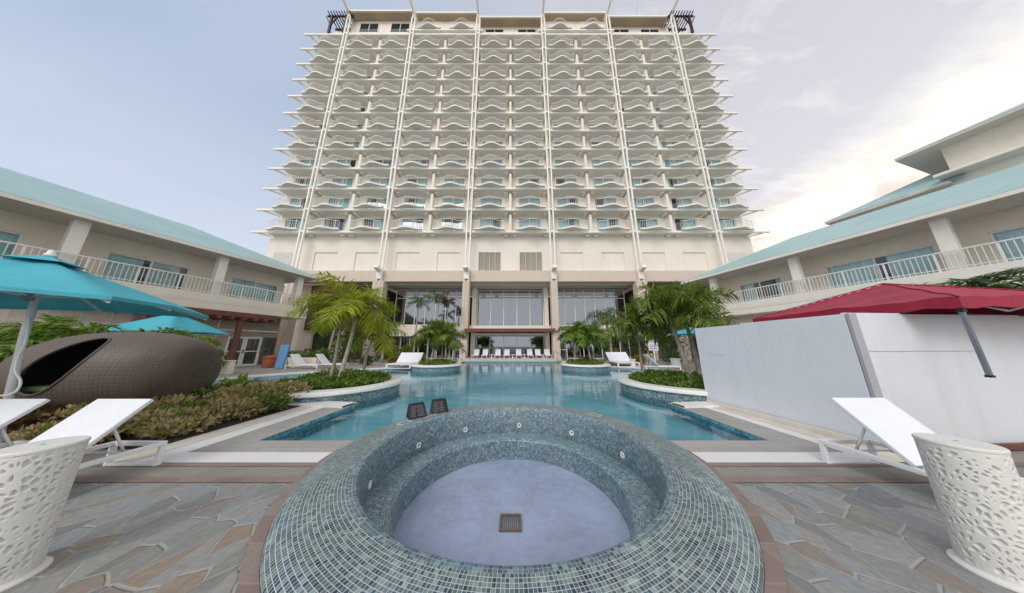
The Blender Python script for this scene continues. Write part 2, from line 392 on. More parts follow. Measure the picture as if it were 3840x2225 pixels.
# ------------------------------------------------------------------ ground, pool, strips
JC=(0.,3.675); JR=2.465
ang=math.asin((4.05-JC[1])/JR)
def arc(c,r,a0,a1,n): return [(c[0]+r*math.cos(a0+(a1-a0)*k/n),c[1]+r*math.sin(a0+(a1-a0)*k/n)) for k in range(n+1)]
def smooth(pts,n=6):
    out=[]
    P=[pts[0]]+pts+[pts[-1]]
    for i in range(1,len(P)-2):
        p0,p1,p2,p3=[Vector(q) for q in P[i-1:i+3]]
        for k in range(n):
            t=k/n; out.append(tuple(.5*((2*p1)+(p2-p0)*t+(2*p0-5*p1+4*p2-p3)*t*t+(3*p1-p0-3*p2+p3)*t**3)))
    out.append(pts[-1]); return out
right_curve=smooth([(4.2,6.4),(6.2,6.7),(9.3,8.0),(10.6,10.8),(9.9,13.8),(8.6,16.0),(6.8,17.3),(4.7,17.9)])
left_curve=smooth([(-4.7,17.9),(-6.9,17.2),(-8.9,15.5),(-11.4,13.5),(-12.9,11.4),(-13.2,9.2),(-11.9,7.7),(-9.3,7.2),(-6.2,6.7),(-4.12,6.4)])
pool_rest=[(4.15,4.05)]+right_curve+[(4.7,22.6),(-4.7,22.6)]+left_curve+[(-4.1,4.05)]
near_arc=arc(JC,JR,PI-ang,2*PI+ang,40)          # round the near side of the tub
far_arc=arc(JC,JR,PI-ang,ang,24)
hole=near_arc+pool_rest
water_poly=far_arc+pool_rest
B=350
m=MB(); m.sheet([[(-B,-B),(B,-B),(B,B),(-B,B)],hole],0)
tag(m.build('ground',DECKM,fix=False),kind='structure')
m=MB(); m.sheet([water_poly],-.065); tag(m.build('pool_water',WATER,fix=False),kind='structure')
jx=JR*math.cos(ang)
m=MB(); m.walls([(jx,4.05)]+pool_rest+[(-jx,4.05)],-.27,-.002,closed=False,mi=0); m.sheet([water_poly],-.27,mi=1)
tag(m.build('pool_basin',[MOSPOOL,POOLF],fix=False),kind='structure')
def smooth3(pts,n=6):
    out=[];P=[Vector(p) for p in [pts[0]]+list(pts)+[pts[-1]]]
    for i in range(1,len(P)-2):
        p0,p1,p2,p3=P[i-1:i+3]
        for k in range(n):
            t=k/n; out.append(.5*((2*p1)+(p2-p0)*t+(2*p0-5*p1+4*p2-p3)*t*t+(3*p1-p0-3*p2+p3)*t**3))
    out.append(P[-1]); return out
def strip(pts,w):   # outward ribbon beside an open polyline (left side)
    vs=[];n=len(pts)
    for i,(x,y) in enumerate(pts):
        a=Vector(pts[max(i-1,0)]);b=Vector(pts[min(i+1,n-1)]);d=(b-a).normalized();nn=Vector((d.y,-d.x))
        vs.append((x,y));vs.append((x+nn.x*w,y+nn.y*w))
    return vs
m=MB()
for pl in (right_curve+[(4.7,22.6)],[(-4.7,22.6)]+left_curve):
    s=strip(pl,.42); n=len(s)//2
    lo=[(x,y,.05) for x,y in s]
    m.add(lo,[(2*i,2*i+1,2*i+3,2*i+2) for i in range(n-1)])
    m.add([(x,y,z) for x,y in s[0::2] for z in (-.14,.05)],[(2*i,2*i+1,2*i+3,2*i+2) for i in range(n-1)])
    m.add([(x,y,z) for x,y in s[1::2] for z in (-.02,.05)],[(2*i,2*i+1,2*i+3,2*i+2) for i in range(n-1)])
tag(m.build('pool_coping',COPE),kind='structure')
# strips of paving in front of the pool (each sheet a few mm above the last)
def flat(name,poly,z,mat):
    return tag(MB().sheet([poly],z).build(name,mat,fix=False),kind='structure')
def rect(x0,x1,y0,y1): return [(x0,y0),(x1,y0),(x1,y1),(x0,y1)]
ja=lambda y: math.sqrt(max(0,(JR-.01)**2-(y-JC[1])**2))
def flat_holes(name,x0,x1,y0,y1,z,mat):
    m=MB()
    for sx in (-1,1):
        pts=[]
        n=14
        for k in range(n+1):
            y=y0+(y1-y0)*k/n; pts.append((ja(y)*sx,y))
        outer=[(x1,y1),(x1,y0)] if sx>0 else [(x0,y1),(x0,y0)]
        m.sheet([pts+outer],z)
    return tag(m.build(name,mat,fix=False),kind='structure')
flat_holes('coping_stone_front',-4.66,4.77,3.63,4.05,.006,STONE)
for sx,xa,xb in ((-1,-4.66,-4.1),(1,4.17,4.77)):
    flat('coping_stone_side',[(xa,4.05),(xb,4.05),(xb+.04*(sx>0),6.5),(xa,6.5)],.006,STONE)
flat_holes('white_strip_front',-5.0,5.06,3.34,3.63,.010,RIB)
flat('white_strip_side',[(-5.0,3.63),(-4.66,3.63),(-4.66,6.4),(-5.0,6.4)],.010,COPE)
flat('white_strip_side',[(4.77,3.63),(5.06,3.63),(5.0,6.4),(4.77,6.4)],.010,COPE)
flat('plank_edge',rect(-5.34,-5.0,3.34,6.4),.014,WOODC); flat('plank_edge',[(5.06,3.34),(5.45,3.34),(5.25,6.4),(5.0,6.4)],.014,WOODC)
flat_holes('red_border_back',-7.5,7.5,3.24,3.34,.010,REDS)
flat_holes('grey_band',-7.5,7.5,3.03,3.24,.006,STONE2)
flat_holes('red_border_front',-7.5,7.5,2.90,3.03,.010,REDS)
m=MB(); m.sheet([[(-9,-9),(9,-9),(9,2.9)]+[(ja(2.9),2.9)]+[p for p in reversed(arc(JC,JR-.01,PI+.02,2*PI-.02,40))]+[(-ja(2.9),2.9),(-9,2.9)]],.004)
tag(m.build('flagstone_paving',FLAG,fix=False),kind='structure')
m=MB(); m.lathe([(JR+.012,.014),(JR+.105,.014)],96,(JC[0],JC[1],0),a0=PI*.995,a1=2*PI*1.0025)
tag(m.build('red_ring_border',REDS),kind='structure')
bed=[(-5.34,3.75),(-5.34,6.5),(-6.3,6.3),(-9.3,6.8),(-12.2,7.2),(-17,6.6),(-17,3.55)]
flat('flower_bed_soil',bed,.02,SOIL)

# ------------------------------------------------------------------ spa tub
tub=thing('spa_tub','empty round mosaic spa tub with raised rounded rim and plaster floor','spa tub',(JC[0],JC[1],0))
prof=[(JR,-.9),(JR,-.03),(JR+.005,.0)]
for k in range(0,11):
    q=PI/2*k/10; prof.append((JR-.19+.20*math.cos(q),.012+.105*math.sin(q)))
prof+= [(2.10,.126),(1.96,.131)]
ref=[2.2]*(len(prof)-1)
MB().lathe(prof,192,uvref=ref).build('outer_rim',MOS,tub,smooth=True,angle=50)
pin=[(1.96,.131),(1.91,.128),(1.882,.112),(1.868,.085),(1.86,-.35),(1.868,-.375)]
MB().lathe(pin,192,uvref=[1.9]*5).build('inner_wall',MOSIN,tub,smooth=True,angle=50)
MB().lathe([(1.868,-.375),(1.55,-.375),(1.52,-.39),(1.50,-.425)],192,uvref=[1.7,1.6,1.6]).build('seat_ledge',MOSIN,tub,smooth=True,angle=50)
MB().lathe([(1.50,-.425),(1.494,-.75)],192,uvref=[1.55]).build('riser',MOSIN,tub,smooth=True)
m=MB(); m.lathe([(1.494,-.75),(.75,-.77),(.02,-.775)],128); m.build('tub_floor',CIRCF,tub,smooth=True)
dr=MB(); dr.box(-.115,.115,-.115,-.095,-.312,-.292); dr.box(-.115,.115,.095,.115,-.312,-.292); dr.box(-.115,-.095,-.095,.095,-.312,-.292); dr.box(.095,.115,-.095,.095,-.312,-.292)
dr.map(lambda p:Vector((p.x*1.25,p.y*1.25,p.z)))
d=dr.build('drain',DRAINM,tub,loc=(-.02,-.16,-.458))
sl=MB()
for k in range(9): sl.box(-.09+k*.0215,-.082+k*.0215,-.095,.095,-.312,-.296)
sl.map(lambda p:Vector((p.x*1.25,p.y*1.25,p.z)))
sl.build('grille',DRAINM,d)
for a in (122,85,49,14,154,191):
    j=MB(); a=R(a)
    j.lathe([(.018,.0),(.040,.002),(.044,.012),(.030,.018),(.020,.006)],20)
    z=-.235; j.map(lambda p:p*1.15)
    mat=Matrix.Rotation(a-PI/2,4,'Z')@Matrix.Rotation(PI/2,4,'X')
    j.map(lambda p:mat@p)
    j.build('water_jet',WHITE,tub,loc=(1.861*math.cos(a),1.861*math.sin(a),z),smooth=True)
# skimmer lids set in the rim
for a in (157,38,142):
    a=R(a); q=MB(); q.lathe([(.0,.002),(.13,.002),(.14,-.004)],4,a0=PI/4,a1=PI/4+2*PI)
    q.map(lambda p:Vector((p.x*1.35,p.y*.8,p.z))); 
    o=q.build('skimmer_lid',MOSIN,tub,loc=(2.14*math.cos(a),2.14*math.sin(a),.128)); o.rotation_euler=(0,0,a+PI/2)
    fr=MB(); 
    for x0,x1,y0,y1 in ((-.12,.12,-.072,-.062),(-.12,.12,.062,.072),(-.12,-.11,-.062,.062),(.11,.12,-.062,.062)): fr.box(x0,x1,y0,y1,0,.004)
    fr.build('lid_frame',WHITE,o)
# two notices on the rim
def notice(lab,x,y,rz):
    t=thing('spa_notice',lab,'notice',(x,y,.127),rz,'black notices on the spa rim'); t.scale=(1.14,1.3,1.2)
    b=MB(); w=.155; b.add([(-w,-.10,0),(w,-.10,0),(w,.09,0),(-w,.09,0),(-w*.8,.03,.20),(w*.8,.03,.20),(w*.8,.09,.20),(-w*.8,.09,.20)],
        [(0,3,2,1),(4,5,6,7),(0,1,5,4),(1,2,6,5),(2,3,7,6),(3,0,4,7)])
    b.build('stand',BLACKP,t,bevel=.006)
    p=MB(); rr=random.Random(int(x*100))
    for k in range(7):
        f=.12+k*.11; wz=w*(1-.2*f)*.82
        for s0,s1 in ((-1,-.25+rr.uniform(-.1,.1)),(-.12+rr.uniform(-.05,.1),rr.uniform(.5,.95))):
            y0=-.10+.13*f; z0=.20*f; h=.011
            p.add([(wz*s0,y0-.003,z0+.002),(wz*s1,y0-.003,z0+.002),(wz*s1,y0+h*.6-.003,z0+h+.002),(wz*s0,y0+h*.6-.003,z0+h+.002)],[(0,1,2,3)])
    p.build('printed_lines',GREYT,t)
notice('black wedge notice on the spa rim, the lower left of the two',-1.90,4.88,R(38))
notice('black wedge notice on the spa rim, the upper right of the two',-1.56,5.22,R(30))

# ------------------------------------------------------------------ planters and planting
rnd=random.Random(3)
def planter(x,y,r,ztop,lab,group,under=-1.25):
    t=thing('round_planter',lab,'planter',(x,y,0),0,group)
    MB().lathe([(r-.09,under),(r-.09,ztop-.12)],96).build('tiled_wall',MOSP,t,smooth=True)
    pr=[(r-.09,ztop-.12),(r-.02,ztop-.12),(r,ztop-.10),(r,ztop-.03),(r-.02,ztop),(r-.44,ztop),(r-.46,ztop-.02),(r-.46,ztop-.14)]
    MB().lathe(pr,96).build('white_rim',COPE,t,smooth=True,angle=40)
    MB().lathe([(r-.46,ztop-.12),(r*.5,ztop-.02),(.02,ztop+.05)],48).build('soil',SOIL,t,smooth=True)
    return t
def leafcloud(m,cx,cy,cz,rx,ry,rz,n,L,W,rr,flat=.5,mi=0,shell=.55):
    for _ in range(n):
        while 1:
            p=Vector((rr.uniform(-1,1),rr.uniform(-1,1),rr.uniform(-1,1)))
            if shell<p.length<1: break
        q=Vector((cx+p.x*rx,cy+p.y*ry,cz+p.z*rz))
        d=(p+Vector((rr.uniform(-.7,.7),rr.uniform(-.7,.7),rr.uniform(-.3,.9)))).normalized()
        s=d.cross(Vector((rr.uniform(-1,1),rr.uniform(-1,1),rr.uniform(-.4,1)))).normalized()
        l=L*rr.uniform(.6,1.3);w=W*rr.uniform(.6,1.3)
        up=d.cross(s)*l*.12
        m.add([q,q+d*l*.5+s*w*.5+up,q+d*l-up,q+d*l*.5-s*w*.5+up],[(0,1,2,3)],mi=mi)
def groundcover(name,cx,cy,r,z,h,n,mat,lab,group=None,L=.13,W=.06,flowers=0,seed=1):
    rr=random.Random(seed); m=MB()
    for _ in range(n):
        a=rr.uniform(0,2*PI); q=r*math.sqrt(rr.random())
        x=q*math.cos(a);y=q*math.sin(a)
        hh=h*(1-.55*(q/r)**2.5)*(.75+.6*mnoise.noise(Vector((cx+x*1.7,cy+y*1.7,seed))))
        zz=z+rr.uniform(.15,1)*max(.05,hh)
        d=Vector((rr.uniform(-1,1),rr.uniform(-1,1),rr.uniform(.1,1))).normalized()
        s=d.cross(Vector((rr.uniform(-1,1),rr.uniform(-1,1),rr.uniform(-1,1)))).normalized()
        l=L*rr.uniform(.6,1.3);w=W*rr.uniform(.6,1.3);p=Vector((x,y,zz))
        m.add([p,p+d*l*.5+s*w*.5,p+d*l,p+d*l*.5-s*w*.5],[(0,1,2,3)])
        if rr.random()<flowers:
            p=p+Vector((0,0,.05)); e=.025
            for k in range(5):
                b=2*PI*k/5; m.add([p,p+Vector((math.cos(b-.5)*e,math.sin(b-.5)*e,.01)),p+Vector((math.cos(b)*e*1.5,math.sin(b)*e*1.5,.0)),p+Vector((math.cos(b+.5)*e,math.sin(b+.5)*e,.01))],[(0,1,2,3)],mi=1)
    o=m.build(name,[mat,FLOW],loc=(cx,cy,0),fix=False)
    return tag(o,lab,'ground cover',group,'stuff')
PLX,PLY_=-5.95,8.15; PRX,PRY=6.05,8.4
planter(PLX,PLY_,2.0,.30,'large round white-rimmed planter carrying two tall yellow green palms','planters in the pool')
planter(PRX,PRY,2.12,.30,'large round white-rimmed planter beside the white hoarding','planters in the pool')
planter(-5.0,15.7,1.62,.34,'small round planter in the pool left of the entrance columns','planters in the pool')
planter(4.95,15.9,1.62,.34,'small round planter in the pool right of the entrance columns','planters in the pool')
groundcover('planter_ground_cover',PLX,PLY_,1.56,.25,.42,5200,LF_GC,'low green leafy ground cover with white flowers in the large planter under yellow green palms',flowers=.012,seed=1)
groundcover('planter_ground_cover',PRX,PRY,1.68,.25,.36,5200,LF_GC,'low green leafy ground cover with white flowers in the large planter beside the hoarding',flowers=.008,seed=2)
groundcover('planter_ground_cover',-5.0,15.7,1.2,.3,.36,2200,LF_B,'clipped green ground cover in the small planter left of the entrance',seed=3)
groundcover('planter_ground_cover',4.95,15.9,1.2,.3,.36,2200,LF_B,'clipped green ground cover in the small planter right of the entrance',seed=4)

def frond(m,base,az,el,L,droop,nl,ll,lw,rr,plume=.6,mi=0,mr=1):
    # arching rachis with paired leaflets
    P=[];N=10
    h=Vector((math.cos(az),math.sin(az),0)); p=Vector(base); e=el
    for k in range(N+1):
        P.append(p.copy()); d=h*math.cos(e)+Vector((0,0,1))*math.sin(e); p=p+d*L/N; e-=droop*(.5+k/N)/N
    m.tube(P,[.018*L*(1-k/(N+1))+.004 for k in range(N+1)],4,False,mi=mr)
    side0=h.cross(Vector((0,0,1))).normalized()
    for k in range(nl):
        t=.14+.86*k/(nl-1); f=t*N; i=min(int(f),N-1); q=P[i].lerp(P[i+1],f-i); d=(P[i+1]-P[i]).normalized()
        upv=side0.cross(d).normalized()
        l=ll*(.45+.75*math.sin(PI*min(1,.1+t*.88)))*rr.uniform(.85,1.12)
        for sg in (-1,1):
            lift=rr.uniform(-plume,plume)
            v=(side0*sg*math.cos(lift)+upv*math.sin(lift)+d*rr.uniform(.45,.8)).normalized()
            tip=q+v*l+Vector((0,0,-l*rr.uniform(.15,.45)))
            mid=q+v*l*.5+Vector((0,0,-l*.04))
            w=v.cross(upv).normalized()*lw*.5
            if w.length<1e-4: w=d*lw*.5
            m.add([q-w*.5,q+w*.5,mid+w,mid-w,tip],[(0,1,2,3),(3,2,4)],mi=mi)
def palm(name,lab,x,y,h,lean,tr,nf,L,nl,ll,lw,leaf,bark,seed,z0=0,group=None,el=(.2,1.25),droop=1.5,plume=.7,shaft=None):
    rr=random.Random(seed); t=thing(name,lab,'palm tree',(x,y,z0),0,group)
    m=MB(); path=[];N=10
    for k in range(N+1):
        f=k/N; path.append((lean[0]*f*f+.03*math.sin(f*5+seed),lean[1]*f*f+.03*math.cos(f*4+seed),h*f))
    m.tube(path,[tr*(1.25-.45*(k/N))*(1.2 if k==0 else 1)*(1+.03*(k%2)) for k in range(N+1)],10)
    m.build('trunk',bark,t,smooth=True)
    top=Vector(path[-1])
    if shaft:
        MB().tube([top-Vector((0,0,.02)),top+Vector((0,0,shaft*.5)),top+Vector((0,0,shaft))],[tr*.95,tr*1.0,tr*.45],8).build('crown_shaft',LF_SH,t,smooth=True)
        top=top+Vector((0,0,shaft*.8))
    m=MB()
    for k in range(nf):
        az=2*PI*k/nf*1.0+rr.uniform(-.25,.25)+ (k%3)*.3
        e=el[0]+(el[1]-el[0])*((k*0.618)%1)+rr.uniform(-.08,.08)
        frond(m,top,az,e,L*rr.uniform(.85,1.1),droop*rr.uniform(.8,1.2),nl,ll,lw,rr,plume)
    m.build('crown',[leaf,LF_SH],t,fix=False)
    return t
LF_SH=paint('green_shaft',(.17,.22,.07),.6,.15,4)
G1='yellow green palms in the large planter by the woven pod'
palm('palm_tree','yellow green palm with the right-hand, leaning pale trunk in the large planter',PLX+.30,PLY_-.35,2.15,(.28,-.05),.055,14,1.55,38,.50,.042,LF_YG,BARK,11,.3,'palms in the large planters',el=(-.05,1.2),shaft=.45,droop=2.0)
palm('palm_tree','palm with the straight grey left-hand trunk in the large planter',PLX-.22,PLY_-.1,2.1,(.06,.1),.05,13,1.55,38,.48,.042,LF_YG,BARKG,12,.3,'palms in the large planters',el=(-.1,1.1),shaft=.45)
palm('palm_tree','shorter thin palm behind the two trunks of the large planter',PLX+.2,PLY_+.9,1.35,(.25,.0),.05,12,1.3,34,.42,.042,LF_YG,BARK,13,.3,'palms in the large planters',el=(-.1,1.1),shaft=.3)
palm('palm_tree','green bushy palm with leaning trunk in the planter beside the hoarding',PRX-.05,PRY-.35,1.95,(-.28,-.0),.075,18,1.6,42,.50,.05,LF_G,BARKG,21,.3,'palms in the large planters',el=(.15,1.4),plume=1.1,shaft=.4,droop=1.4)
palm('palm_tree','green bushy palm with the right-hand trunk in the planter beside the hoarding',PRX+.42,PRY-.3,1.95,(-.15,.1),.07,18,1.6,42,.50,.05,LF_G,BARKG,22,.3,'palms in the large planters',el=(.0,1.3),plume=1.1,shaft=.4,droop=1.5)
palm('palm_tree','thin palm at the back of the planter beside the hoarding',PRX-.75,PRY+1.1,1.7,(-.1,.0),.045,14,1.45,38,.45,.05,LF_G,BARKG,23,.3,'palms in the large planters',el=(-.1,1.1),plume=1.0,shaft=.3)
# young palms in the small planters and by the entrance
GS='young palms in the small planters'
k=0
for cx,cy,lst in ((-5.0,15.7,[(-.75,.2,2.6),(-.3,-.3,2.9),(.15,.3,3.3),(.75,-.1,2.4)]),(4.95,15.9,[(-.7,-.1,2.8),(-.15,.3,3.1),(.35,-.2,2.5),(.75,.3,2.7)])):
    words=('far left','inner left','inner right','far right')
    for i,(dx,dy,h) in enumerate(lst):
        k+=1
        palm('young_palm_tree','slim young palm, the %s trunk in the small planter %s of the entrance'%(words[i],'left' if cx<0 else 'right'),cx+dx,cy+dy,h*.62,(rnd.uniform(-.2,.2),0),.04,12,1.4,34,.44,.06,LF_B if cx>0 else LF_G,BARK,40+k,.35,GS,el=(-.2,1.2),droop=1.9,shaft=.25)
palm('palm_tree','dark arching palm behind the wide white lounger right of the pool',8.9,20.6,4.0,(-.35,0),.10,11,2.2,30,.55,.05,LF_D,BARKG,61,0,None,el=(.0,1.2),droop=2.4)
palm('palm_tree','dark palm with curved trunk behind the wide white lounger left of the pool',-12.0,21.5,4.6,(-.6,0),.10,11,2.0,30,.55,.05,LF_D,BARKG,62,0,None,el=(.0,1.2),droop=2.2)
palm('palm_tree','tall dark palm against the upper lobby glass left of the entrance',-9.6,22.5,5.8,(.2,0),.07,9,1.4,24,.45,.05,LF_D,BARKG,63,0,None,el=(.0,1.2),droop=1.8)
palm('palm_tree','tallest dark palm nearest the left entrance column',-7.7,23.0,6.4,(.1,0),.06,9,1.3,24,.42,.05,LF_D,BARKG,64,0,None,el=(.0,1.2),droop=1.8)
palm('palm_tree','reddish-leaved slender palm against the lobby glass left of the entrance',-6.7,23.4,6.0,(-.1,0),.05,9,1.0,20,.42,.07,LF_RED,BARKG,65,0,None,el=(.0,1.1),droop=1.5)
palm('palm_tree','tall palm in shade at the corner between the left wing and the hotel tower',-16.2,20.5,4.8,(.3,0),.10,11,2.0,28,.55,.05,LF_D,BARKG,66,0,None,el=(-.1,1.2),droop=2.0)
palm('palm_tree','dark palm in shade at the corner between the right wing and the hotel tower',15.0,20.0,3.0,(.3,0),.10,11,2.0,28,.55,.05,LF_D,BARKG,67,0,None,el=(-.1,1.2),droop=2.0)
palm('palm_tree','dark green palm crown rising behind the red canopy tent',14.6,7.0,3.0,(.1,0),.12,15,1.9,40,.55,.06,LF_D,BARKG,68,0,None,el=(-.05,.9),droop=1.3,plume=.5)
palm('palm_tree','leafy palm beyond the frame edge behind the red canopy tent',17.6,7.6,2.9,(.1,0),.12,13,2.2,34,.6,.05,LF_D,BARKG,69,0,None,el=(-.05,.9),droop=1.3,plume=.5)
# big leafy palms behind the pod
for i,(x,y,s,lb) in enumerate(((-12.9,7.3,1.0,'spreading green palm clump right behind the woven pod'),(-14.6,6.9,1.1,'spreading green palm clump under the edge of the near turquoise umbrella'),(-13.6,8.8,1.0,'leafy palm clump below the second turquoise umbrella'),(-16.5,7.6,1.2,'leafy palm clump at the left frame edge behind the umbrella pole')  )):
    palm('palm_clump',lb,x,y,1.0,(0,0),.12,34,1.9*s,42,.5,.07,LF_B if i!=2 else LF_G,BARKG,80+i,0,'palm clumps behind the woven pod',el=(.0,1.25),droop=1.6,plume=.6)

# shrubs in the bed beside the paving
def shrub(name,lab,x,y,rx,ry,h,n,leaf,seed,group,L=.11,W=.06,stem=True,cat='shrub'):
    rr=random.Random(seed); t=thing(name,lab,cat,(x,y,0.02),0,group)
    m=MB()
    for k in range(6):
        cx=rr.uniform(-.55,.55)*rx; cy=rr.uniform(-.55,.55)*ry; q=rr.uniform(.4,.62)
        leafcloud(m,cx,cy,h*.42+rr.uniform(0,.28)*h,rx*q,ry*q,h*rr.uniform(.3,.45),n//6,L,W,rr,shell=.3)
    m.build('foliage',leaf,t,fix=False)
    if stem:
        m=MB()
        for k in range(5):
            a=rr.uniform(0,2*PI); m.tube([(0,0,0),(rx*.25*math.cos(a),ry*.25*math.sin(a),h*.3),(rx*.5*math.cos(a),ry*.5*math.sin(a),h*.6)],[.014,.01,.006],5)
        m.build('stems',BARKG,t)
    return t
GB='pink and brown leaved shrubs in the mulch bed'
spots=[(-5.75,6.35,.46),(-5.72,5.7,.40),(-6.3,6.1,.46),(-6.35,5.35,.38),(-5.85,5.05,.34),(-6.95,5.8,.48),(-6.75,4.85,.34),(-7.35,5.15,.36),(-6.1,4.5,.30),(-6.95,4.3,.32),(-7.8,4.6,.36),(-7.7,5.9,.46),(-6.6,6.5,.46),(-5.8,4.35,.24),(-6.5,3.98,.26),(-7.4,3.98,.28)]
LF_OLV=leafmat('olive_leaf',[(.15,(.05,.09,.02)),(.45,(.14,.21,.05)),(.7,(.27,.33,.09)),(.9,(.40,.30,.16))],.4,pscale=4)
for i,(x,y,h) in enumerate(spots):
    rz_=random.Random(900+i)
    if i%5==1: shrub('shrub','low shrub with mostly olive green leaves among the pink-brown ones in the mulch bed',x,y,.46,.44,h*rz_.uniform(.9,1.15),800,LF_OLV,100+i,'olive green shrubs in the mulch bed',.095,.05)
    else: shrub('shrub','low shrub with pink, brown and olive leaves in the mulch bed beside the woven pod',x,y,.46,.44,h*rz_.uniform(.9,1.15),800,LF_PINK,100+i,GB,.09,.05)
shrub('bright_shrub','bright green shrub standing out among the pink-brown shrubs',-7.25,6.35,.40,.35,.62,420,LF_B,130,None,.16,.09)
for i,(x,y,h) in enumerate([(-8.4,4.2,.32),(-9.0,4.6,.36),(-8.3,3.95,.28),(-9.8,4.2,.36),(-10.6,4.5,.4),(-11.5,4.3,.42)]):
    shrub('red_shrub','dark red leaved shrub in the bed in front of the woven pod',x,y,.5,.4,h,520,LF_RED,140+i,'dark red shrubs in front of the woven pod',.10,.05)
# far planting beds
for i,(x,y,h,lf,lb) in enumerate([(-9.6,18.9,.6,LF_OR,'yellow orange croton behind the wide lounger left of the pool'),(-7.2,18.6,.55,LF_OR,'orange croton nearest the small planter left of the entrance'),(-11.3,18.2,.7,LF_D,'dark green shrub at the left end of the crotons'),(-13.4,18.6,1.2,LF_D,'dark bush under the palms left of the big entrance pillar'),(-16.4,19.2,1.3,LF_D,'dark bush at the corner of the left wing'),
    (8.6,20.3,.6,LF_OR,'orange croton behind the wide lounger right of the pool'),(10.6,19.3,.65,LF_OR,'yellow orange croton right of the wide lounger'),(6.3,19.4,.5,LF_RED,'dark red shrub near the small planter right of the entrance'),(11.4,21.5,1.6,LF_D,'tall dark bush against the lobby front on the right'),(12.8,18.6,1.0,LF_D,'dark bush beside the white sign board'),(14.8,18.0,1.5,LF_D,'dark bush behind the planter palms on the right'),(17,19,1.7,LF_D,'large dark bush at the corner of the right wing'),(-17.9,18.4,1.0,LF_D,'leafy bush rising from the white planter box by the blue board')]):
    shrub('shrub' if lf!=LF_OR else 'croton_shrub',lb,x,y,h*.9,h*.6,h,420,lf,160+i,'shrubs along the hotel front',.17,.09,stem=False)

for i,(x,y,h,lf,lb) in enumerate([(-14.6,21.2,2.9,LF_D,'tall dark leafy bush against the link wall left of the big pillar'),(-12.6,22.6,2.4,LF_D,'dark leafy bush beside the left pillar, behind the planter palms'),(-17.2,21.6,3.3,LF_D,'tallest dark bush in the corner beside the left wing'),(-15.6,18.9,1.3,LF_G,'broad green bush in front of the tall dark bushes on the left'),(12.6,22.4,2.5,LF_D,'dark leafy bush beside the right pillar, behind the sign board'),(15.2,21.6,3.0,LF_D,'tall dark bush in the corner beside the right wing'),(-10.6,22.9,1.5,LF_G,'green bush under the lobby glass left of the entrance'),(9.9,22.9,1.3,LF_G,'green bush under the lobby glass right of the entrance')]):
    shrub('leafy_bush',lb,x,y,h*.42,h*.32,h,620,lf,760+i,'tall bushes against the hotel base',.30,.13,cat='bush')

# ------------------------------------------------------------------ hotel tower
TY=25.; Z0=15.05; S=3.003; NF=11; BAY=5.02; CX=-.22
hotel=thing('hotel_tower','tall cream hotel tower with rows of curved white balconies','hotel',(CX,TY,0))
WY=1.15   # wall plane behind the beam line
m=MB(); HW=29.9
wins=[(BAY*(i-5.5)) for i in range(12)]
WW=1.42
edges=[-HW]
for c in wins: edges+= [c-WW,c+WW]
edges.append(HW)
for i in range(0,len(edges),2): m.box(edges[i],edges[i+1],WY,WY+.35,Z0+.1,Z0+S*NF+.2)
for k in range(NF):
    zt=Z0+S*k
    for c in wins: m.box(c-WW,c+WW,WY,WY+.35,zt+2.58,zt+S+.1)
m.box(-HW,HW,WY+4.0,WY+12,9.9,Z0+S*NF+.2)
m.box(-HW,-HW+.35,WY+.35,WY+4,9.9,Z0+S*NF+.2); m.box(HW-.35,HW,WY+.35,WY+4,9.9,Z0+S*NF+.2)
m.build('tower_wall',TOWERC,hotel)
# plain storey under the balconies, with recessed blind panels and louvres
m=MB(); z0,z1=10.12,Z0-.12; PY=.75
lo,hi=10.35,12.72
pan=[(c-1.38,c+1.38) for c in wins[1:-1]]
ex=[-HW]+[e for p in pan for e in p]+[HW]
for i in range(0,len(ex),2): m.box(ex[i],ex[i+1],PY,PY+.5,z0,z1)
for a,b in pan: m.box(a,b,PY,PY+.5,hi,z1); m.box(a,b,PY,PY+.5,z0,lo); m.box(a,b,PY+.12,PY+.48,lo,hi)
m.build('blind_storey_wall',TOWERC,hotel)
for c in (wins[5],wins[6]):
    l=MB(); 
    for k in range(22): l.add([(c-1.32,PY+.10,lo+.05+k*.106),(c+1.32,PY+.10,lo+.05+k*.106),(c+1.32,PY+.02,lo+.105+k*.106),(c-1.32,PY+.02,lo+.105+k*.106)],[(0,1,2,3)])
    for k in range(5): l.box(c-1.36+k*.67,c-1.30+k*.67,PY-.02,PY+.03,lo,hi)
    l.build('louvre',SOFFIT,hotel)
for c in (-27.7,27.7):
    l=MB(); l.box(c-1.3,c+1.3,PY-.03,PY-.005,10.3,12.72)
    w=l.build('slatted_screen',SOFFIT,hotel); l2=MB()
    for k in range(16): l2.box(c-1.28+k*.165,c-1.22+k*.165,PY-.06,PY-.034,10.3,12.72)
    l2.build('slats',RAILW,w)
# floor ledges with the front beams, brackets and end arms
for k in range(NF+1):
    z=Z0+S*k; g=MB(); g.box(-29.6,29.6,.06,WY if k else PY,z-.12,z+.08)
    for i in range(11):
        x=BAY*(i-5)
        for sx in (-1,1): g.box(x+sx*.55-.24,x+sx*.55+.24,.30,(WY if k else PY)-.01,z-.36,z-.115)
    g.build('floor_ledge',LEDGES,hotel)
    b=MB(); b.box(-31.5,31.5,-.12,.055,z-.13,z+.13)
    for sx in (-1,1):
        b.bar((sx*30.9,.0,z-.0),(sx*29.75,1.4,z-.05),.25,.25)
    b.build('front_beam',LEDGEC,hotel)
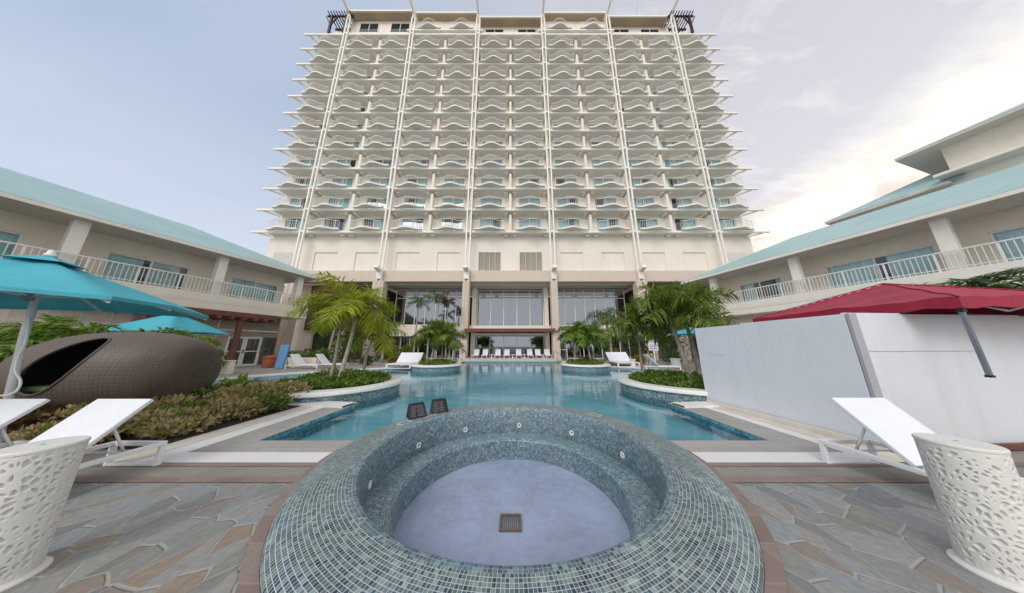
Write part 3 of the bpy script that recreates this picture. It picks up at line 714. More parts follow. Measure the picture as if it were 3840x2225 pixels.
# party walls between rooms
for i in range(11):
    x=BAY*(i-5); p=MB()
    for k in range(NF): p.box(x-.16,x+.16,.32,WY-.003,Z0+S*k+.085,Z0+S*(k+1)-.42)
    p.build('party_wall',TOWERC,hotel)
    if i%2==0:
        q=MB()
        for k in range(NF): q.tube([(x-.0,.02,Z0+S*k+.1),(x,.02,Z0+S*(k+1)-.1)],.055,5)
        q.build('slim_post',LEDGEC,hotel)
# twin columns
ROOFZ=52.2
for i in range(6):
    x=BAY*(2*i-5); c=MB()
    for sx in (-1,1): c.box(x+sx*.24-.085,x+sx*.24+.085,-.30,-.125,8.5,ROOFZ-1.2); c.bar((x+sx*.24,-.21,ROOFZ-1.2),(x+sx*.06,-.28,ROOFZ-.2),.16,.16,(0,1,0))
    for k in range(NF+1): c.box(x-.155,x+.155,-.26,-.14,Z0+S*k-.12,Z0+S*k+.12)
    c.build('twin_column',LEDGEC,hotel)
    r=MB(); r.bar((x,-7.2,ROOFZ+.9),(x,.6,ROOFZ-.1),.30,.42); r.build('roof_rafter',LEDGEC,hotel)
    # bracket at the foot of each pair
    if 1<=i<=4:
        b=MB(); b.box(x-.55,x+.55,-.9,-.32,9.85,10.35) if False else b.bar((x,-1.15,10.25),(x,-.1,9.95),.5,.36)
        b.box(x-.3,x+.3,-.42,-.305,9.0,9.85); b.build('column_bracket',LEDGEC,hotel)
# balconies
def balc_poly(n=26,w=1.86):
    pts=[]
    for k in range(n+1):
        t=-1+2*k/n; bell=(.5+.5*math.cos(PI*t/.78))**.85 if abs(t)<.78 else 0
        pts.append((w*t,-(.40+.50*bell)))
    return pts
fp=balc_poly()
def balc_slab():
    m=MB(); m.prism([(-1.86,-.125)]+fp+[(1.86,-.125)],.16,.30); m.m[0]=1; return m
def balc_rail():
    m=MB(); path=[(-1.80,-.13)]+[(x*.97,y+.06) for x,y in fp]+[(1.80,-.13)]
    for zz,w in ((1.32,.045),(.40,.025)):
        for a,b in zip(path[:-1],path[1:]): m.bar((*a,zz),(*b,zz),w,.045)
    L=0;nxt=0
    for a,b in zip(path[:-1],path[1:]):
        a=Vector(a);b=Vector(b);d=(b-a).length
        while nxt<=L+d:
            p=a.lerp(b,(nxt-L)/d); m.bar((p.x,p.y,.30),(p.x,p.y,1.30),.021,.021); nxt+=.23
        L+=d
    return m
def win_frame():
    m=MB(); 
    for x0,x1,z0,z1 in ((-WW,-WW+.07,.1,2.58),(WW-.07,WW,.1,2.58),(-WW+.07,WW-.07,2.51,2.58),(-WW+.07,WW-.07,.1,.17),(-.04,.04,.17,2.51)): m.box(x0,x1,WY+.05,WY+.14,z0,z1)
    return m
def win_pane():
    m=MB()
    for x0,x1 in ((-WW+.07,-.04),(.04,WW-.07)): m.add([(x0,WY+.10,.17),(x1,WY+.10,.17),(x1,WY+.10,2.51),(x0,WY+.10,2.51)],[(0,1,2,3)])
    return m
def win_curtain(spans,y=WY+.25,z0=.12,z1=2.56):
    m=MB()
    for a,b in spans:
        n=max(6,int((b-a)/.045)); vs=[]
        for k in range(n+1):
            x=a+(b-a)*k/n; yy=y+.03*math.sin(x*38)+.012*math.sin(x*91); vs+= [(x,yy,z0),(x,yy,z1)]
        m.add(vs,[(2*k,2*k+2,2*k+3,2*k+1) for k in range(n)])
    return m
sm=balc_slab(); rm=balc_rail()
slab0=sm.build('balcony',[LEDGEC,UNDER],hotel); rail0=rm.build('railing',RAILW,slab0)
fr0=win_frame().build('window',RAILW,hotel); pn0=win_pane().build('pane',GLASS,fr0,fix=False)
cv=[[(-WW,WW)],[(-WW,-.1),(.75,WW)],[(-WW,-.9),(.1,WW)],[(-WW,-1.0),(.95,WW)],[(-.25,WW)],[(-WW,.35),(1.1,WW)]]
cur=[win_curtain(s) for s in cv]
curmesh=[]
for i,c in enumerate(cur):
    me=bpy.data.meshes.new('curtain'); me.from_pydata(c.v,[],c.f); me.materials.append(CURT); me.polygons.foreach_set('use_smooth',[True]*len(me.polygons)); curmesh.append(me)
rw=random.Random(5)
first=True
restb=MB();restr=MB();restw=MB();restp=MB();restc=MB()
for k in range(NF):
    for i,c in enumerate(wins):
        z=Z0+S*k; ci=rw.choices(range(6),[5,2,2,1,2,1.2])[0]
        if k<8:
            if first: s_,r_,f_,p_=slab0,rail0,fr0,pn0; first=False
            else:
                s_=slab0.copy();r_=rail0.copy();f_=fr0.copy();p_=pn0.copy()
                for o in (s_,r_,f_,p_): col.objects.link(o)
                s_.parent=hotel;r_.parent=s_;f_.parent=hotel;p_.parent=f_
            s_.location=(c,0,z);f_.location=(c,0,z)
            q=bpy.data.objects.new('curtain',curmesh[ci]); col.objects.link(q); q.parent=f_
        else:
            for src,dst in ((sm,restb),(rm,restr),(win_frame(),restw),(win_pane(),restp),(cur[ci],restc)):
                dst.add([p+Vector((c,0,z)) for p in src.v],src.f); dst.m[-len(src.m):]=src.m
TZ=Z0+S*NF
for c in (wins[3],wins[4],wins[7],wins[8]):
    for src,dst in ((sm,restb),(rm,restr)): dst.add([p+Vector((c,.1,TZ+.85)) for p in src.v],src.f); dst.m[-len(src.m):]=src.m
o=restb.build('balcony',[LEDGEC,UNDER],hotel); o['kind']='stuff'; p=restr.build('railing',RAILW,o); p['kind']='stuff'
o=restw.build('window',RAILW,hotel); o['kind']='stuff'; p=restp.build('pane',GLASS,o,fix=False);p['kind']='stuff'; p=restc.build('curtain',CURT,o,fix=False);p['kind']='stuff'
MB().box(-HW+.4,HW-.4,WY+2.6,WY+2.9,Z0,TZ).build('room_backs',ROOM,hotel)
# top storey: parapet, set-back wall, roof slabs, windows
m=MB(); m.box(-28.4,28.4,.2,.5,TZ+.135,TZ+.95); m.box(-29.2,29.2,.5,3.0,TZ+.1,TZ+.2)
for a_,b_,y in ((-25.2,-5.02,.52),(-5.02,5.02,1.2),(5.02,15.06,.52),(15.06,25.2,1.2)): m.box(a_,b_,y,y+.3,TZ+.19,ROOFZ-.01)
for x in (-25.2,24.95): m.box(x,x+.25,.85,6,TZ+.19,ROOFZ-.01)
for x in (-5.02,4.77,14.81): m.box(x,x+.25,.83,1.19,TZ+.21,ROOFZ-.01)
m.build('parapet',TOWERC,hotel)
m=MB()
for (a,b,y) in ((-25,-15.3,-.55),(-14.8,-5.3,-.35),(-4.8,4.8,.12),(5.3,14.8,-.35),(15.3,24.8,.05)):
    m.box(a,b,y,9,ROOFZ,ROOFZ+.28)
m.build('roof_slab',LEDGEC,hotel)
m=MB()
for (a,b,y) in ((-25,-15.3,-.55),(-14.8,-5.3,-.35),(-4.8,4.8,.12),(5.3,14.8,-.35),(15.3,24.8,.05)):
    m.box(a+.05,b-.05,y+.12,(.51 if a in (-25,-14.8,5.3) else 1.19),ROOFZ-.14,ROOFZ-.004)
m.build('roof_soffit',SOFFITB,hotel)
for c in (-22.3,-17.4,-2.6,2.6,17.6,22.4):
    f=MB(); y=.52 if c<-5 else 1.2; zb=TZ+1.65
    for x0,x1,z0,z1 in ((-1.5,-1.42,0,1.75),(1.42,1.5,0,1.75),(-1.42,1.42,1.67,1.75),(-.04,.04,0,1.67)): f.box(c+x0,c+x1,y-.09,y-.004,zb+z0,zb+z1)
    w=f.build('window',RAILW,hotel)
    MB().add([(c-1.42,y-.05,zb),(c+1.42,y-.05,zb),(c+1.42,y-.05,zb+1.67),(c-1.42,y-.05,zb+1.67)],[(0,1,2,3)]).build('pane',GLASSD,w,fix=False)
    MB().box(c-1.4,c+1.4,y-.02,y-.004,zb,zb+1.66).build('room_dark',ROOM,w)
for sx in (-1,1):
    m=MB(); m.box(min(sx*4.2,sx*15.9),max(sx*4.2,sx*15.9),-.2,.1,TZ+.65,TZ+.88); m.build('upper_beam',LEDGEC,hotel)
for sx in (-1,1):
    p=MB()
    for k in range(9): p.bar((sx*(24.9+k*.42),-.6,ROOFZ-.1),(sx*(24.9+k*.42),1.9,ROOFZ-.1),.10,.16)
    p.box(min(sx*24.6,sx*28.6),max(sx*24.6,sx*28.6),-.2,0,ROOFZ-.4,ROOFZ-.18); p.box(min(sx*24.6,sx*28.6),max(sx*24.6,sx*28.6),1.3,1.5,ROOFZ-.4,ROOFZ-.18)
    for x in (25.6,27.9):
        p.box(sx*x-.13,sx*x+.13,-.23,.03,TZ+.2,ROOFZ-.4)
        p.bar((sx*x,-.1,TZ+1.9),(sx*(x+.9),-.1,ROOFZ-.35),.14,.14); p.bar((sx*x,-.1,TZ+1.9),(sx*(x-.9),-.1,ROOFZ-.35),.14,.14)
    p.build('roof_pergola',DARKB,hotel)
a=MB()
for x,t in ((-21.0,(-21.9,1.2)),(20.2,(21.2,1.0))): a.tube([(x,1.5,ROOFZ+.2),(t[0],t[1],ROOFZ+5)],[.035,.02],5)
a.build('antenna',GREYM,hotel)
# podium
m=MB(); m.box(-HW-1,HW+1,.0,.9,8.8,10.115); m.build('fascia',PINKC,hotel)
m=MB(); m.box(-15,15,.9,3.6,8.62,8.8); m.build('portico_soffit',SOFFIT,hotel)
m=MB()
for x,w in ((-15.06,.62),(-5.02,.38),(5.02,.38),(15.06,.62),(-25,.6),(25,.6)):
    m=MB(); m.box(x-w,x+w,-.32,.62,-.3 if abs(x)<6 else 0,8.78)
    for sx in (-1,1): m.box(x+sx*w*.45-.09,x+sx*w*.45+.09,-.37,-.322,-.3 if abs(x)<6 else 0,8.78)
    m.build('portico_column',PINKC,hotel)
m=MB()
for sx in (-1,1): m.box(min(sx*4.15,sx*4.64),max(sx*4.15,sx*4.64),1.9,3.3,.1,8.6)
m.box(-4.6,4.6,.5,3.2,3.25,3.75); m.box(-4.3,4.3,1.0,3.2,2.72,2.92)
m.build('entrance_surround',CREAM,hotel)
MB().box(-4.9,4.9,-.75,.45,2.98,3.34).build('entrance_canopy',BROWNW,hotel,bevel=.02)
def glazing(x0,x1,z0,z1,n,y,tr=None,name='lobby_window'):
    f=MB(); 
    for k in range(n+1):
        x=x0+(x1-x0)*k/n; f.box(x-.035,x+.035,y-.05,y+.05,z0,z1)
    f.box(x0,x1,y-.045,y+.045,z1-.05,z1+.02); f.box(x0,x1,y-.045,y+.045,z0-.02,z0+.05)
    if tr: f.box(x0,x1,y-.055,y+.055,tr-.035,tr+.035)
    w=f.build(name,RAILW,hotel)
    zt=tr or z1
    MB().add([(x0,y+.01,z0),(x1,y+.01,z0),(x1,y+.01,zt),(x0,y+.01,zt)],[(0,1,2,3)]).build('pane',GLASSL,w,fix=False)
    if tr: MB().add([(x0,y+.01,zt),(x1,y+.01,zt),(x1,y+.01,z1),(x0,y+.01,z1)],[(0,1,2,3)]).build('transom_pane',GLASSD,w,fix=False)
glazing(-4.12,4.12,3.78,8.45,5,3.0,7.4)
glazing(-4.12,4.12,.12,2.72,5,3.0)
for sx in (-1,1):
    a,b=sorted((sx*5.5,sx*14.3)); glazing(a,b,4.0,8.45,7,2.6,7.35); glazing(a,b,.05,2.65,8,2.6)
    w=MB(); w.box(a,b,1.9,2.3,2.65,4.0); w.build('side_parapet',CREAM,hotel)
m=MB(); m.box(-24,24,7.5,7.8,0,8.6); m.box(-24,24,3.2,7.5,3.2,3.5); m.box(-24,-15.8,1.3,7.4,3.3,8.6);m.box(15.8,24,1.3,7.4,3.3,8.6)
m.build('lobby_walls',LOBBY,hotel)
for sx in (-1,1):
    m=MB()
    for a_,b_ in ((15.7,17.0),(19.5,20.8),(23.2,31)): m.box(min(sx*a_,sx*b_),max(sx*a_,sx*b_),1.6,1.9,0,8.79)
    m.box(min(sx*17.0,sx*19.5),max(sx*17.0,sx*19.5),1.6,1.9,3.2,8.79); m.box(min(sx*20.8,sx*23.2),max(sx*20.8,sx*23.2),1.6,1.9,3.2,8.79)
    m.build('link_wall',CREAM,hotel)
    MB().box(min(sx*16.2,sx*24.5),max(sx*16.2,sx*24.5),2.7,2.9,0,3.25).build('link_recess',ROOM,hotel)
m=MB()
for x in (-3.6,-1.8,3.5,8.6,-12.6,12.8,-8.7): m.box(x-.25,x+.25,4.2,4.5,0,8.4)
m.build('lobby_pillars',BROWNW,hotel)
for sx in (-1,1):
    d=MB(); x=sx*6.0; d.box(x-.5,x-.42,1.2,1.3,0,2.3);d.box(x+.42,x+.5,1.2,1.3,0,2.3);d.box(x-.42,x+.42,1.2,1.3,2.22,2.3);d.box(x-.42,x+.42,1.2,1.3,1.05,1.12)
    q=d.build('door',RAILW,hotel); MB().add([(x-.42,1.25,.05),(x+.42,1.25,.05),(x+.42,1.25,2.22),(x-.42,1.25,2.22)],[(0,1,2,3)]).build('pane',GLASSD,q,fix=False)
# patio in front of the entrance
m=MB(); m.box(-5.4+CX,5.4+CX,24.0,31,-.3,.22); m.box(-4.7+CX,4.7+CX,23.2,24.0,-.3,.08)
tag(m.build('entrance_patio',PATIO,bevel=.02),kind='structure')

# ------------------------------------------------------------------ wings
A=R(14.5); ca,sa=math.cos(A),math.sin(A)
def wing(sx,lab,aend,dz,wins_up,colsA,ground):
    base=(sx*(ca*26-sa*6),sa*26+ca*6,0)
    W=thing('hotel_wing',lab,'building',base,0,'low hotel wings')
    fn=lambda p:(sx*(ca*p.x-sa*p.y),sa*p.x+ca*p.y,p.z)
    def bd(m,name,mat,par=None,**k):
        m.map(fn); return m.build(name,mat,par or W,off=base,**k)
    a0=-16
    # roof: hip end towards the tower
    eo,ro=22.65,28.; ez,rz=7.60+dz,10.52+dz; ar=aend-6.2
    m=MB()
    m.add([(eo,a0,ez+.2),(eo,aend,ez+.2),(ro,ar,rz),(ro,a0,rz),(2*ro-eo,a0,ez+.2),(2*ro-eo,aend,ez+.2)],[(0,1,2,3),(1,5,2),(5,4,3,2)])
    r=bd(m,'roof',ROOF,fix=True)
    m=MB(); m.box(eo,eo+.05,a0,aend,ez,ez+.19); m.box(eo+.05,2*ro-eo,aend-.05,aend,ez,ez+.19); bd(m,'fascia_board',LEDGEC,r)
    m=MB(); m.box(eo+.05,eo+.14,a0,aend-.05,ez+.1,ez+.19); bd(m,'gutter',GREYM,r)
    m=MB(); m.box(eo+.055,2*ro-eo,a0,aend-.055,ez+.0,ez+.05); bd(m,'eave_soffit',SOFFIT,r)
    # upper wall with window openings
    ae=aend-1.4; m=MB(); wo=25.0; zf=4.35+dz
    cur=a0
    for (p,q,z0,z1,kind) in wins_up:
        m.box(wo,wo+.25,cur,p,zf,ez); m.box(wo,wo+.25,p,q,z1,ez); m.box(wo,wo+.25,p,q,zf,z0) if z0>zf+.01 else None; cur=q
    m.box(wo,wo+.25,cur,ae,zf,ez); m.box(wo+.25,33,ae-.25,ae,0,ez); m.box(wo+3,33,a0,ae-.25,zf,ez)
    bd(m,'upper_wall',CREAM)
    for (p,q,z0,z1,kind) in wins_up:
        f=MB(); y0,y1=wo+.06,wo+.13; mid=(p+q)/2
        for aa,bb,za,zb in ((p,p+.07,z0,z1),(q-.07,q,z0,z1),(p+.07,q-.07,z1-.07,z1),(p+.07,q-.07,z0,z0+.07),(mid-.04,mid+.04,z0+.07,z1-.07)): f.box(y0,y1,aa,bb,za,zb)
        w=bd(f,'window',RAILW)
        g=MB().add([(wo+.1,p,z0),(wo+.1,q,z0),(wo+.1,q,z1),(wo+.1,p,z1)],[(0,1,2,3)]); bd(g,'pane',GLASS,w,fix=False)
        spans={'full':[(p,q)],'gap':[(p,mid-.35),(mid+.05,q)],'white':[(p,mid-.2)],'open':[(p,p+.5),(q-.9,q)]}[kind]
        c=MB()
        for a_,b_ in spans:
            n=int((b_-a_)/.05);vs=[]
            for k in range(n+1):
                x=a_+(b_-a_)*k/n; vs+= [(wo+.32+.03*math.sin(x*36),x,z0),(wo+.32+.03*math.sin(x*36),x,z1)]
            c.add(vs,[(2*k,2*k+2,2*k+3,2*k+1) for k in range(n)])
        bd(c,'curtain',CURT,w,fix=False,smooth=True)
        if kind=='white':
            c=MB().box(wo+.30,wo+.31,mid,q-.3,z0,z1); bd(c,'blind',WCURT,w)
        b=MB().box(wo+1.6,wo+1.7,p-.6,q+.6,z0-.2,z1+.3); bd(b,'room_dark',ROOM,w)
    # walkway slab
    m=MB(); m.box(23.0,wo+.2,a0,aend-.4,3.86+dz,4.42+dz); m.box(23.0,23.22,a0,aend-.4,4.42+dz,4.88+dz); m.box(23.22,wo,aend-.62,aend-.4,4.42+dz,4.88+dz)
    bd(m,'walkway',LEDGEC if sx>0 else CREAM,bevel=.02)
    m=MB(); m.box(22.988,22.998,a0,aend-.45,4.30+dz,4.33+dz); bd(m,'drip_line',SOFFIT)
    # railing
    m=MB(); z0,z1=4.88+dz,5.80+dz; o=23.11
    m.box(o-.03,o+.03,a0,aend-.45,z1,z1+.06); m.box(o-.02,o+.02,a0,aend-.45,z0+.10,z0+.14)
    n=int((aend-.45-a0)/.155)
    for k in range(n):
        a=a0+k*.155; w=.035 if k%9==0 else .0115
        m.box(o-.015,o+.015,a-w,a+w,z0,z1)
    bd(m,'railing',RAILW)
    for a in colsA:
        m=MB(); m.box(23.30,23.72,a-.21,a+.21,4.42+dz,ez); bd(m,'column',LEDGEC)
        m=MB(); m.box(wo-.10,wo-.003,a+.35,a+.72,5.1+dz,5.95+dz); bd(m,'meter_box',SOFFIT)
    # ground storey
    m=MB(); go=24.5; cur=a0
    for (p,q,h) in ground: m.box(go,go+.25,cur,p,0,3.86+dz); m.box(go,go+.25,p,q,h,3.86+dz); cur=q
    m.box(go,go+.25,cur,ae,0,3.86+dz); bd(m,'ground_wall',CREAM)
    m=MB()
    k=a0
    while k<ae-.4:
        if not any(p-.05<k<q+.05 for p,q,h in ground): m.box(go-.03,go-.002,k,k+.05,.1,3.8+dz)
        k+=.8
    m.box(go-.05,go-.002,a0,ae,2.62,2.72); bd(m,'battens',LEDGEC)
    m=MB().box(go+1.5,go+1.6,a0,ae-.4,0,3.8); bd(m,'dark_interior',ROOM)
    return W,bd,fn,base
dzR=.17
upL=[(-8.9,-5.6,4.6,6.72,'full'),(-4.0,-1.0,4.6,6.72,'full'),(.95,3.7,4.6,6.72,'full'),(5.75,8.65,4.6,6.72,'white'),(10.6,13.55,4.6,6.72,'full')]
WL,bdL,fnL,baseL=wing(-1,'low two-storey wing with pale teal roof on the left, double doors below',15.3,0,upL,[-10.1,-5.2,-.35,4.48,9.35,14.1],[(11.0,13.0,2.2),(13.05,13.95,2.2),(7.0,9.6,2.4)])
upR=[(-8.9,-5.6,4.8,6.9,'full'),(-2.9,-.2,4.8,6.9,'full'),(1.1,3.9,4.8,6.9,'full'),(5.2,9.0,4.8,6.9,'gap'),(11.2,14.0,4.8,6.9,'open')]
WR,bdR,fnR,baseR=wing(1,'low two-storey wing with pale teal roof on the right, partly behind the hoarding',17.4,dzR,upR,[-10.3,-5.2,-.3,4.55,9.7,15.0],[(3,6,2.3),(8,11,2.3)])
# doors of the left wing
m=MB()
for a in (11.02,11.99): 
    for p,q,z0,z1 in ((a,a+.12,0,2.18),(a+.84,a+.96,0,2.18),(a+.12,a+.84,2.06,2.18),(a+.12,a+.84,0,.14),(a+.12,a+.84,1.05,1.13)): m.box(24.42,24.5,p,q,z0,z1)
d=bdL(m,'double_door',RAILW); 
m=MB().add([(24.47,11.1,.1),(24.47,12.9,.1),(24.47,12.9,2.1),(24.47,11.1,2.1)],[(0,1,2,3)]); bdL(m,'pane',GLASSD,d,fix=False)
m=MB(); 
for a in (11.93,12.03): m.box(24.36,24.40,a-.015,a+.015,.95,1.2)
bdL(m,'handle',GREYM,d)
m=MB().add([(24.47,13.05,.05),(24.47,13.95,.05),(24.47,13.95,2.2),(24.47,13.05,2.2)],[(0,1,2,3)]); bdL(m,'glass_panel',GLASSD,fix=False)
# tall building behind the right wing
def rear():
    fn=fnR; bx=fnR(Vector((40,4,0))); base=(bx[0],bx[1],0)
    T=thing('rear_building','taller cream building with pale teal roof rising behind the right wing','building',base)
    def bd(m,name,mat,par=None,**k):
        m.map(fn); return m.build(name,mat,par or T,off=base,**k)
    return T,bd
RB,bdB=rear()
m=MB(); m.box(37.2,52,-16,6.0,0,17.0); m.box(37.6,42.5,6.0,11.2,0,13.7); bdB(m,'wall',CREAM)
m=MB(); m.add([(36,-16,17.2),(36,7.6,17.2),(44,.6,21.0),(44,-16,21.0),(54,7.6,17.2)],[(0,1,2,3),(1,4,2)]); r=bdB(m,'roof',ROOF)
m=MB(); m.box(36,54,-16,7.6,17.0,17.18); bdB(m,'eave',SOFFIT,r)
m=MB(); m.add([(36.3,5.5,13.9),(36.3,12.2,13.9),(39.5,6.8,16.15),(39.5,5.5,16.15),(43,12.2,13.9)],[(0,1,2,3),(1,4,2)]); r=bdB(m,'lower_roof',ROOF)
m=MB(); m.box(36.3,43,6.02,12.2,13.7,13.88); bdB(m,'lower_eave',SOFFIT,r)
m=MB(); m.box(35.6,37.19,3.0,6.4,14.3,14.5); m.box(36.9,37.19,3.2,6.2,13.2,14.3); bdB(m,'hood',LEDGEC)
m=MB(); m.box(37.15,37.19,4.0,5.2,12.2,13.9); bdB(m,'window',GLASSD)
# timber arbor under the left walkway
def dupmap(m,fn,off,name,mat,par,**k): m.map(fn); return m.build(name,mat,par,off=off,**k)
b=fnL(Vector((22.9,10.7,0)));ab=(b[0],b[1],0)
AR=thing('timber_arbor','brown timber arbor against the left wing beside the double doors','arbor',ab)
m=MB(); m.box(22.75,23.0,10.6,10.86,0,3.5); dupmap(m,fnL,ab,'post',BROWNW,AR,bevel=.015)
m=MB(); m.box(22.75,23.0,7.0,7.26,0,3.5); dupmap(m,fnL,ab,'post',BROWNW,AR,bevel=.015)
m=MB(); m.box(22.6,22.76,4.4,12.6,3.5,3.83); dupmap(m,fnL,ab,'beam',BROWNW,AR,bevel=.01)
m=MB()
for k in range(14): m.box(22.3,24.4,4.6+k*.6,4.72+k*.6,3.3,3.49)
dupmap(m,fnL,ab,'rafters',BROWNW,AR)

# ------------------------------------------------------------------ loungers
def lounger_parts(t,head=3.3,back=(2.55,.30,3.05,.84),foot=1.35,w=.68,sz=.285):
    # long axis +y = head end; x from 0 to w
    m=MB()
    for x in (.0,w-.045): m.box(x,x+.045,foot,head,sz-.05,sz)
    m.box(.045,w-.045,foot,foot+.045,sz-.05,sz); m.box(.045,w-.045,head-.045,head,sz-.05,sz); m.box(.045,w-.045,back[0]-.05,back[0],sz-.05,sz-.01)
    m.build('frame',WHITEF,t,bevel=.006)
    for yy in (head-.05,foot):
        for x in (.0,w-.045):
            MB().box(x,x+.045,yy,yy+.05,0,sz-.052).build('leg',WHITEF,t,bevel=.005)
        MB().box(.047,w-.047,yy+.005,yy+.045,.0,.035).build('floor_bar',WHITEF,t,bevel=.004)
    MB().box(.03,w-.03,foot+.02,back[0]-.03,sz+.004,sz+.022).build('seat',SLING,t,bevel=.006)
    b=MB(); a0=Vector((w/2,back[0],back[1]));a1=Vector((w/2,back[2],back[3])); b.bar(a0,a1,w,.045)
    b.build('backrest',SLING,t,bevel=.01)
    m=MB()
    for x in (.10,w-.10):
        m.tube([(x,back[0]+.62*(back[2]-back[0]),back[1]+.6*(back[3]-back[1])-.02),(x,head-.28,sz-.03)],.013,8)
    m.tube([(.1,head-.28,sz-.03),(w-.1,head-.28,sz-.03)],.011,6)
    m.build('support_strut',WHITEF,t,smooth=True)
    return t
L1=lounger_parts(thing('sun_lounger','white sun lounger with raised back directly behind the left perforated table','sun lounger',(-5.21,0,0),0,'white sun loungers by the spa'))
dup(L1,(-6.52,0,0),0,'white sun lounger cut off by the left frame edge, raised back only')
dup(L1,(4.10,.06,0),0,'white sun lounger with raised back in front of the white hoarding')
o=dup(L1,(6.1,-.55,0),0,'low white sun lounger behind the right perforated table at the frame edge')
FG='white sun loungers beyond the pool'
def far_lounger(x,y,rz,lab,s=(1,1,1)):
    # centre the copied geometry on its own base
    return dup(FL,(x,y,0),rz,lab,FG,s)
FL=lounger_parts(thing('sun_lounger','white sun lounger with raised back left of the pool, nearest the blue board','sun lounger',(-13.9,15.4,0),R(96),FG),head=.95,back=(.2,.3,.78,.95),foot=-1.0,w=.7)
far_lounger(-12.6,15.9,R(98),'white sun lounger with raised back left of the pool, nearest the palm trunks')
far_lounger(-8.5,16.9,R(-4),'wide white lounger with its back raised, on the left pool edge before the crotons',(2.5,1.0,1.05))
far_lounger(7.7,18.2,R(4),'wide white lounger with its back raised, on the right pool edge before the crotons',(2.5,1.0,1.05))
far_lounger(9.2,14.3,R(80),'white lounger between the right planter palms and the hoarding')
def simple_lounger(name,lab,x,y,z,rz,group):
    m=MB(); m.box(-.3,.3,-.9,.3,.28,.33); m.bar((0,.3,.3),(0,.75,.92),.6,.05)
    for a in (-.28,.25):
        for b in (-.85,.6): m.box(a,a+.04,b,b+.05,0,.279)
    m.box(-.3,.3,.3,.65,.24,.275)
    o=m.build(name,SLING,loc=(x,y,z),rot=(0,0,rz)); return tag(o,lab,'sun lounger',group)
for i,x in enumerate((-3.75,-2.75,-1.35,-.35,.95,2.2,3.1,4.15)):
    simple_lounger('patio_lounger','white reclined lounger in the row before the entrance glass, %s'%('leftmost of the row','second from the left end','third from the left end','fourth from the left end','fourth from the right end','third from the right end','second from the right end','rightmost of the row')[i],x+CX,25.4,.22,0,'row of loungers on the entrance patio')
for i,x in enumerate((-2.0,.30,1.55,3.65)):
    t=MB(); t.box(-.2,.2,-.2,.2,.36,.40); t.box(-.05,.05,-.05,.05,.03,.36); t.box(-.16,.16,-.16,.16,0,.03)
    tag(t.build('patio_side_table',WHITE,loc=(x+CX,25.3,.22)),'small white side table in the patio lounger row, %s'%('leftmost','second from left','second from right','rightmost')[i],'side table','side tables on the entrance patio')
t=thing('side_table','small white box-shaped side table by the right planter palms','side table',(11.35,16.2,0))
m=MB(); m.box(-.2,.2,-.2,.2,.1,.62); m.build('body',WHITE,t,bevel=.02); MB().box(-.23,.23,-.23,.23,.62,.66).build('top',WHITE,t,bevel=.01)
t=thing('side_table','small white drum side table next to the wide right-hand lounger','side table',(9.0,17.4,0))
m=MB(); m.lathe([(.02,0),(.2,0),(.16,.25),(.2,.5),(.02,.5)],24); m.build('body',WHITE,t,smooth=True,angle=40); MB().lathe([(.02,.5),(.24,.5),(.24,.54),(.02,.54)],24).build('top',WHITE,t)

# ------------------------------------------------------------------ perforated tables
def table(lab,x,y,src=None,rz=0):
    t=thing('perforated_table',lab,'side table',(x,y,0),rz,'white perforated tables'); r0=.158;H=.79
    m=MB(); NU,NV=420,320; vs=[];
    for j in range(NV+1):
        z=.03+(H-.03)*j/NV
        rb=r0*(1+.05*(z/H-.5)**2)*( .985+.03*z/H)
        for i in range(NU):
            a=2*PI*i/NU; p=Vector((rb*math.cos(a),rb*math.sin(a),z*.85))
            q=p*29.0+Vector((mnoise.noise(p*12)*.35,mnoise.noise(p*12+Vector((5,1,2)))*.35,mnoise.noise(p*12+Vector((9,3,4)))*.35))
            dd,_=mnoise.voronoi(q); e=dd[1]-dd[0]
            k=min(1,max(0,(e-.24)/.20)); k=k*k*(3-2*k)
            edge=min(1,max(0,(z-.05)/.03))*min(1,max(0,(H-.02-z)/.03))
            rr_=rb-.017*k*edge+.002*(1-k)
            vs.append((rr_*math.cos(a),rr_*math.sin(a),z))
    fs=[(j*NU+i,j*NU+(i+1)%NU,(j+1)*NU+(i+1)%NU,(j+1)*NU+i) for j in range(NV) for i in range(NU)]
    m.add(vs,fs); m.build('carved_body',TABW,t,smooth=True,fix=False)
    MB().lathe([(.01,.785),(.162,.785),(.168,.792),(.168,.805),(.162,.812),(.01,.812)],64).build('top',TABW,t,smooth=True,angle=40)
    MB().lathe([(.02,0),(.188,0),(.192,.006),(.19,.016),(.175,.026),(.155,.034),(.02,.034)],64).build('base',TABW,t,smooth=True,angle=40)
    return t
TABW=paint('table_white',(.74,.725,.69),.5,.03,4,bump=.08)
tb=table('white drum table carved with cell-like holes at the left frame edge',-3.36,1.80)
dup(tb,(3.30,1.86,0),R(70),'white drum table carved with cell-like holes at the right frame edge')

